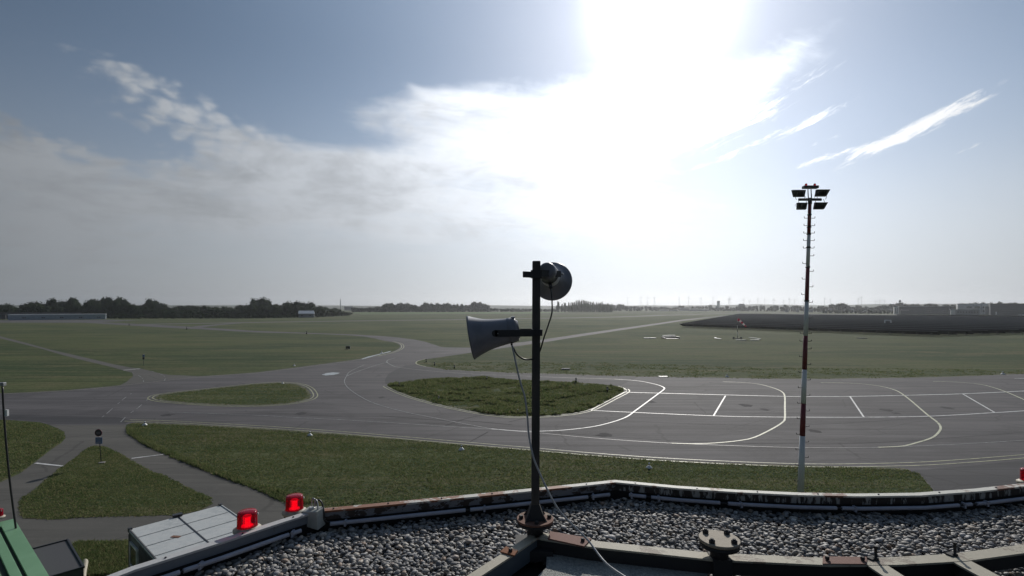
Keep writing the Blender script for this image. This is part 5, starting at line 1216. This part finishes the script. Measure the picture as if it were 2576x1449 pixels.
# ---- steel frame on the roof
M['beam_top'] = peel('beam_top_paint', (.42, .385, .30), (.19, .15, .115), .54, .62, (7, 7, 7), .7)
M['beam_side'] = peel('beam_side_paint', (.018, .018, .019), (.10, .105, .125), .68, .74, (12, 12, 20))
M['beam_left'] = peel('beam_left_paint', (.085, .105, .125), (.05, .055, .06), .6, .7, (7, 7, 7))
M['rust_plate'] = peel('rusty_plate', (.19, .085, .062), (.26, .17, .11), .60, .72, (9, 9, 9), .8)
M['rust_bright'] = peel('bright_rust_plate', (.25, .10, .045), (.12, .06, .04), .52, .6, (16, 16, 16), .9)
M['flange'] = peel('flange_paint', (.34, .29, .22), (.15, .11, .09), .55, .68, (12, 12, 12), .75)
M['flange_rust'] = peel('rusty_flange', (.20, .10, .07), (.30, .24, .18), .55, .62, (14, 14, 14), .85)
M['frame_dark'] = mat('dark_frame_steel', (.022, .022, .023), .75)
frame = empty('steel_frame', (bl[0].x, bl[0].y, H - ZP)); tag(frame, 'weathered steel beam frame standing on the gravel roof', 'steel frame')
fo = Vector((bl[0].x, bl[0].y, H - ZP))
def fbuild(m, name, mt, bevel=0.0):
    m.v = [tuple(Vector(p) - fo) for p in m.v]; return m.build(name, mt, frame, bevel)
bp = [q.xy for q in bl]; bp[0] = bl[0].xy + Vector((.02, 0))
def fsweep(P, d0, d1, z0, z1, mt, name, i0=0, i1=None):
    o = sweep(P, d0, d1, z0, z1, mt, name, None, i0, i1); o.location = -fo; o.parent = frame; return o
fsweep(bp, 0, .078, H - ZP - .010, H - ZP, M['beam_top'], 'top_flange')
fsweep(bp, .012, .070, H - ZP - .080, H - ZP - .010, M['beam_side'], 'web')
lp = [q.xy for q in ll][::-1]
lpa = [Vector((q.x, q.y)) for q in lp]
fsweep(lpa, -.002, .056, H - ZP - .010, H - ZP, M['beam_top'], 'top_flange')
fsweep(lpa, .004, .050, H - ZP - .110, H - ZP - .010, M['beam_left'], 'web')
# cross beams toward the camera on the right
for (u0, u1, v0, us, vs_) in ((2178, 2228, 1419, -6, 80), (2388, 2437, 1408, 22, 90)):
    a, b_ = onz(u0, v0, ZP + .002), onz(u1, v0, ZP + .002); d = Vector((.03, -.6, 0)); w = (b_ - a).length
    m = MB(); c = (a + b_) / 2 + d / 2; m.obox(c - Vector((0, 0, .005)), d / 2, Vector((w / 2, 0, 0)), Vector((0, 0, .005))); fbuild(m, 'cross_beam', M['beam_top'], .001)
    m = MB(); m.obox(c - Vector((0, 0, .055)), d / 2 * .98, Vector((w / 2 - .012, 0, 0)), Vector((0, 0, .044))); fbuild(m, 'web', M['beam_side'])
def plate(P, dz, t_, mt, name='joint_plate'):
    W = [onz(u, v, dz) for u, v in P]; n_ = len(W); m = MB(); m.add([p for p in W] + [p - Vector((0, 0, t_)) for p in W], [list(range(n_))[::-1], list(range(n_, 2 * n_))] + [(i, (i + 1) % n_, n_ + (i + 1) % n_, n_ + i) for i in range(n_)])
    bm = bmesh.new(); me = m.mesh(name, mt); bm.from_mesh(me); bmesh.ops.recalc_face_normals(bm, faces=bm.faces); bm.to_mesh(me); bm.free()
    for v_ in me.vertices: v_.co -= fo
    return link(name, me, frame)
pA = plate([(1384, 1336), (1488, 1354), (1470, 1374), (1378, 1354)], ZP - .008, .008, M['rust_plate'])
plate([(1273, 1374), (1303, 1384), (1294, 1397), (1258, 1387)], ZP - .008, .008, M['rust_bright'])
plate([(2070, 1399.5), (2181, 1400.5), (2180, 1418.5), (2069, 1417.5)], ZP - .005, .006, M['rust_plate'])
def bolt(p, r=.011, h=.016, mt='frame_dark', name='bolt'):
    m = MB(); m.lathe([(r, 0), (r, h * .75), (r * .8, h)], p, (0, 0, 1), 6, smooth=False); return fbuild(m, name, M[mt])
for u, v in ((1466, 1361), (1284, 1387), (2081, 1407), (2170, 1408)): bolt(onz(u, v, ZP - .008))
# tall bolts standing on the right beam
for u, v in ((2203, 1408), (2402, 1398)):
    p = onz(u, v, ZP); m = MB(); m.lathe([(.014, 0), (.014, .010), (.007, .011), (.007, .062), (.010, .063), (.010, .072)], p, (0, 0, 1), 10); m.box(p + Vector((-.01, .01, .004)), (.05, .03, .008), .4); fbuild(m, 'stud_bolt', M['frame_dark'])
# blank flange
pf = at(1809.5, 1354, 2.71); rf = .1035
m = MB(); m.lathe([(rf, 0), (rf, .014)], pf - Vector((0, 0, .014)), (0, 0, 1), 36); m.lathe([(rf * .96, 0), (rf * .96, .016)], pf - Vector((0, 0, .032)), (0, 0, 1), 36); fl = empty('blank_flange', pf); fl.location = pf
tag(fl, 'round blank flange with four bolts standing on the roof beam', 'flange')
def lbuild(m, name, mt, root, o, bevel=0.0): m.v = [tuple(Vector(p) - o) for p in m.v]; return m.build(name, mt, root, bevel)
m = MB(); m.lathe([(rf, 0), (rf, .013), (rf - .002, .015)], pf - Vector((0, 0, .015)), (0, 0, 1), 40); lbuild(m, 'cover_plate', M['flange'], fl, pf)
m = MB(); m.lathe([(rf * .97, 0), (rf * .97, .022)], pf - Vector((0, 0, .040)), (0, 0, 1), 40); m.lathe([(.046, 0), (.046, .10), (.074, .132)], pf - Vector((0, 0, .172)), (0, 0, 1), 28); lbuild(m, 'neck', M['frame_dark'], fl, pf)
for a in (40, 128, 222, 312):
    w = math.radians(a); m = MB(); p = pf + Vector((math.cos(w) * .080, math.sin(w) * .080, 0)); m.lathe([(.0155, 0), (.0155, .014), (.012, .018)], p, (0, 0, 1), 6, smooth=False); m.lathe([(.008, .018), (.008, .024)], p, (0, 0, 1), 10); lbuild(m, 'bolt', M['frame_dark'], fl, pf)
m = MB(); p = pf + Vector((0, 0, -.135)); m.box(p + Vector((0, -.004, .0)), (.098, .092, .085)); lbuild(m, 'saddle', M['frame_dark'], fl, pf)

# ---- loudspeaker post
Yp = 3.0; pu = lambda u, v, Y=Yp: at(u, v, Y)
pb = pu(1346.5, 1303); post = empty('loudspeaker_post', pb); tag(post, 'dark square steel post on a bolted flange carrying two horn loudspeakers', 'post')
M['post'] = varied('post_paint', [(.034, .032, .031), (.06, .055, .048)], [(20, 20, 3)], .65)
pt = pu(1349.3, 659.5); w = .0232
m = MB(); ax = Vector((w * .96, w * .28, 0)); ay = Vector((-w * .28, w * .96, 0)); ax = Vector((w, 0, 0)); ay = Vector((0, w, 0))
a0, a1 = pb, pt; vs = [a0 + i * ax + j * ay for i, j in ((-1, -1), (1, -1), (1, 1), (-1, 1))] + [a1 + i * ax + j * ay for i, j in ((-1, -1), (1, -1), (1, 1), (-1, 1))]
m.add(vs, [(3, 2, 1, 0), (4, 5, 6, 7), (0, 1, 5, 4), (1, 2, 6, 5), (2, 3, 7, 6), (3, 0, 4, 7)]); lbuild(m, 'tube', M['post'], post, pb, .003)
rf = .1075; m = MB(); m.lathe([(rf, 0), (rf, .012)], pb - Vector((0, 0, .012)), (0, 0, 1), 40); lbuild(m, 'top_flange', M['flange_rust'], post, pb)
m = MB(); m.lathe([(rf * .97, 0), (rf * .97, .016)], pb - Vector((0, 0, .030)), (0, 0, 1), 40); m.lathe([(.048, 0), (.048, .09), (.07, .12)], pb - Vector((0, 0, .150)), (0, 0, 1), 28); lbuild(m, 'neck', M['frame_dark'], post, pb)
for a in (45, 135, 225, 315):
    w_ = math.radians(a + 2); d = Vector((math.cos(w_), math.sin(w_), 0)); s_ = Vector((-d.y, d.x, 0)) * .004
    m = MB(); P3 = [pb + d * .02, pb + d * .088, pb + d * .02 + Vector((0, 0, .078))]; m.add([p + s_ for p in P3] + [p - s_ for p in P3], [(0, 1, 2), (5, 4, 3), (0, 3, 4, 1), (1, 4, 5, 2), (2, 5, 3, 0)]); lbuild(m, 'gusset', M['frame_dark'], post, pb)
    w2 = math.radians(a - 42); m = MB(); p = pb + Vector((math.cos(w2), math.sin(w2), 0)) * .083; m.lathe([(.013, 0), (.013, .013), (.009, .017)], p, (0, 0, 1), 6, smooth=False); lbuild(m, 'bolt', M['frame_dark'], post, pb)
m = MB(); m.add([pb + Vector(q) for q in ((-.052, -.05, .001), (.052, -.05, .001), (.052, .05, .001), (-.052, .05, .001), (-.024, -.024, .085), (.024, -.024, .085), (.024, .024, .085), (-.024, .024, .085))], [(0, 1, 5, 4), (1, 2, 6, 5), (2, 3, 7, 6), (3, 0, 4, 7), (4, 5, 6, 7)]); lbuild(m, 'foot_cone', M['frame_dark'], post, pb)
m = MB(); q = pb - Vector((0, 0, .165)); m.obox(q + Vector((-.01, -.02, .0)), Vector((.105, 0, 0)), Vector((0, .11, 0)), Vector((0, 0, .028))); lbuild(m, 'saddle', M['frame_dark'], post, pb)

M['horn'] = varied('horn_plastic', [(.20, .20, .225), (.16, .16, .185)], [(9, 9, 9)], .38)
M['horn_white'] = varied('horn_light', [(.6, .6, .62), (.5, .5, .51)], [(12, 12, 12)], .32)
M['bracket'] = mat('bracket_black', (.022, .022, .025), .55)
s21 = .21295; hz = lambda x, y, Y: at(1140.4 + x * s21, 630.6 + y * s21, Y)
# side-on horn, mouth to the left
rear = hz(778, 925, 2.985); mouth = hz(205, 1028, 2.985); hd = (mouth - rear); L = hd.length; hd.normalize()
h1 = empty('horn_loudspeaker', rear); tag(h1, 'grey horn loudspeaker seen from the side, mouth pointing left', 'loudspeaker', 'horn loudspeakers on the post')
k_ = s21 / F * 2.985
prof = [(150, .215), (154, .30), (160, .40), (170, .52), (184, .64), (205, .76), (230, .87), (254, .965), (264, 1.0)]
m = MB(); op = [(r_ * k_, t_ * L) for r_, t_ in prof]; ip = [(max(r_ * k_ - .004, .01), t_ * L - .003) for r_, t_ in prof[::-1]]
m.lathe(op + ip, rear, hd, 48, cap=False); lbuild(m, 'bell', M['horn'], h1, rear)
m = MB(); m.lathe([(95 * k_, 0), (118 * k_, .012), (140 * k_, .05 * L), (146 * k_, .09 * L), (146 * k_, .13 * L), (152 * k_, .15 * L), (152 * k_, .225 * L), (140 * k_, .235 * L)], rear, hd, 40); lbuild(m, 'driver_housing', M['horn'], h1, rear)
m = MB(); q = hz(705, 785, 2.985); m.box(q, (.022, .05, .008), 0); lbuild(m, 'label_lug', M['horn_white'], h1, rear)
for sy in (-1, 1):
    m = MB(); yy = sy * .084; a = hz(500, 968, 2.985); b_ = hz(940, 966, 2.985); m.obox((a + b_) / 2 + Vector((0, yy, 0)), (b_ - a) / 2, Vector((0, .0025, 0)), Vector((0, 0, 38 * k_))); m.lathe([(38 * k_, -.0025), (38 * k_, .0025)], a + Vector((0, yy, 0)), (0, 1, 0), 20); lbuild(m, 'bracket_arm', M['bracket'], h1, rear)
    m = MB(); m.lathe([(.0042, 0), (.0042, .004), (.0025, .005)], hz(530, 970, 2.985) + Vector((0, yy + sy * .0025, 0)), (0, sy, 0), 12); lbuild(m, 'bolt', M['galv'], h1, rear)
m = MB(); b_ = hz(985, 966, 2.985); m.obox(b_ + Vector((-.0235, 0, 0)), Vector((.003, 0, 0)), Vector((0, .086, 0)), Vector((0, 0, 38 * k_))); m.obox(b_ + Vector((.004, 0, 0)), Vector((.028, 0, 0)), Vector((0, .027, 0)), Vector((0, 0, 38 * k_))); lbuild(m, 'clamp', M['bracket'], h1, rear)
gl = hz(688, 1090, 2.955); m = MB(); m.cyl(gl + Vector((0, 0, .012)), gl - Vector((0, 0, .012)), .0075, .0055, 12); lbuild(m, 'cable_gland', M['bracket'], h1, rear)
# horn seen from behind
mc = hz(1172, 362, 3.30); rc = hz(1100, 226, 3.02); hd2 = (mc - rc); L2 = hd2.length; hd2.normalize(); k2 = s21 / F * 3.30
h2 = empty('horn_loudspeaker', rc); tag(h2, 'grey horn loudspeaker seen from behind at the top of the post', 'loudspeaker', 'horn loudspeakers on the post')
prof2 = [(78 * k2, .42), (88 * k2, .55), (108 * k2, .68), (145 * k2, .82), (190 * k2, .93), (228 * k2, .99), (233 * k2, 1.0)]
m = MB(); op = [(r_, t_ * L2) for r_, t_ in prof2]; ip = [(r_ - .004, t_ * L2 + .002) for r_, t_ in prof2[::-1]]; m.lathe(op + ip, rc, hd2, 56, cap=False); lbuild(m, 'bell', M['horn'], h2, rc)
m = MB(); m.lathe([(60 * k2, 0), (84 * k2, .008), (98 * k2, .03), (102 * k2, .10 * L2 + .02), (94 * k2, .26 * L2), (98 * k2, .28 * L2), (98 * k2, .36 * L2), (90 * k2, .44 * L2)], rc, hd2, 40); lbuild(m, 'driver_housing', M['horn'], h2, rc)
m = MB(); m.lathe([(108 * k2, .38 * L2), (110 * k2, .40 * L2), (110 * k2, .60 * L2), (106 * k2, .66 * L2)], rc, hd2, 40, cap=False); lbuild(m, 'glare_collar', M['horn_white'], h2, rc)  # white band round the housing; its colour stands in for the glare on top
m = MB()
a, b_ = hz(1028, 265, 2.96), hz(1272, 276, 3.10); m.obox((a + b_) / 2, (b_ - a) / 2, Vector((0, .003, 0)), Vector((0, 0, 38 * k_)))
a2, b2 = hz(820, 280, 3.06), hz(930, 284, 3.03); m.obox((a2 + b2) / 2, (b2 - a2) / 2, Vector((0, .010, 0)), Vector((0, 0, 36 * k_)))
a3 = hz(980, 278, 2.965); m.obox(a3, Vector((.032, 0, 0)), Vector((0, .0045, 0)), Vector((0, 0, 48 * k_))); lbuild(m, 'bracket_arm', M['bracket'], h2, rc)
m = MB(); m.lathe([(.006, -.004), (.006, .010)], hz(1282, 276, 3.08), (1, -.3, 0), 10); m.cyl(hz(1288, 290, 3.08), hz(1296, 345, 3.08), .0018, n=6); lbuild(m, 'bolt', M['galv'], h2, rc)
g2 = hz(1150, 425, 3.08); m = MB(); m.lathe([(.005, -.010), (.011, -.004), (.012, .008), (.006, .014)], g2, (0, -.2, -1), 12); m.cyl(g2 + Vector((0, .05, .02)), g2, .012, .010, 10); lbuild(m, 'cable_gland', M['bracket'], h2, rc)
# post cap
m = MB(); m.add([pt + Vector(q) for q in ((-.024, -.024, 0), (.024, -.024, 0), (.024, .024, 0), (-.024, .024, 0), (-.020, -.020, .006), (.020, -.020, .006), (.020, .020, .006), (-.020, .020, .006))], [(0, 1, 5, 4), (1, 2, 6, 5), (2, 3, 7, 6), (3, 0, 4, 7), (4, 5, 6, 7)]); lbuild(m, 'cap', M['post'], post, pb)
# cables
M['cable_black'] = mat('black_cable', (.012, .012, .013), .45); M['cable_grey'] = mat('grey_cable', (.36, .37, .38), .4)
m = MB(); m.tube([g2 - Vector((0, .004, .010)), hz(1158, 500, 3.05), hz(1166, 600, 3.03), hz(1163, 740, 3.02), hz(1118, 890, 3.0), hz(1070, 1030, 2.98), hz(1038, 1140, 2.98), hz(1018, 1195, 2.985)], .0044, 10)
tag(m.build('speaker_cable', M['cable_black']), 'black cable hanging from the rear-view horn down to the post', 'cable')
m = MB(); m.tube([gl - Vector((0, 0, .010)), hz(718, 1165, 2.955), hz(752, 1225, 2.955), hz(805, 1268, 2.96), hz(865, 1287, 2.97), hz(948, 1280, 2.975)], .0048, 10)
tag(m.build('speaker_cable', M['cable_black']), 'short black cable curving from the side-view horn into the post', 'cable')
G = [(1288, 868, 2.95), (1296, 905, 2.94), (1304, 942, 2.93), (1313, 975, 2.92), (1320.5, 1000, 2.91), (1326.5, 1047, 2.90), (1329.5, 1087, 2.90), (1335.5, 1124, 2.89), (1345, 1160, 2.88), (1363, 1202, 2.87), (1388, 1254, 2.85),
     (1413, 1292, 2.84), (1448, 1328, 2.82), (1480, 1360, 2.79), (1503, 1391, 2.72), (1520, 1412, 2.66), (1538, 1428, 2.62), (1572, 1451, 2.56), (1620, 1480, 2.48)]
m = MB(); m.tube([at(*q) for q in G], .0052, 10, sub=4); tag(m.build('hanging_cable', M['cable_grey']), 'long grey cable sagging from the side-view horn across the gravel to the beam', 'cable')
# pale weathered slab in front of the beam
M['slab'] = varied('weathered_slab', [(.40, .41, .38), (.26, .27, .26), (.48, .49, .46)], [(10, 10, 10), (60, 60, 60)], .8, bump=1.0, bscale=110, world_=True)
P = [(1376, 1378), (1440, 1388), (1600, 1410), (1780, 1425), (1780, 1560), (1300, 1560), (1350, 1452), (1374, 1428)]
W = [onz(u, v, ZP + .081) for u, v in P]; n_ = len(W); m = MB(); m.add([tuple(p) for p in W] + [(p.x, p.y, p.z - .06) for p in W], [list(range(n_)), list(range(n_, 2 * n_))[::-1]] + [(i, n_ + i, n_ + (i + 1) % n_, (i + 1) % n_) for i in range(n_)])
o = m.build('roof_slab', M['slab']); bm = bmesh.new(); bm.from_mesh(o.data); bmesh.ops.recalc_face_normals(bm, faces=bm.faces); bm.to_mesh(o.data); bm.free()
tag(o, 'pale cracked slab below the post in front of the beam', 'slab')

# ------------------------------------------------------------------ haze
me = bpy.data.meshes.new('haze'); x, y0, y1, z0, z1 = 9500, -500, 9200, -2, 175
vs = [(i * x, (y0, y1)[j], (z0, z1)[k]) for k in (0, 1) for j in (0, 1) for i in (-1, 1)]
me.from_pydata(vs, [], [(0, 2, 3, 1), (4, 5, 7, 6), (0, 1, 5, 4), (2, 6, 7, 3), (0, 4, 6, 2), (1, 3, 7, 5)])
hm = bpy.data.materials.new('haze'); hm.use_nodes = True; t = hm.node_tree; t.nodes.clear()
pv = t.nodes.new('ShaderNodeVolumePrincipled'); pv.inputs['Color'].default_value = (.93, .96, 1.0, 1); pv.inputs['Density'].default_value = HAZE; pv.inputs['Anisotropy'].default_value = .72
out = t.nodes.new('ShaderNodeOutputMaterial'); t.links.new(pv.outputs[0], out.inputs['Volume']); me.materials.append(hm)
tag(link('haze', me), 'thin pale morning haze over the airfield', kind='stuff')
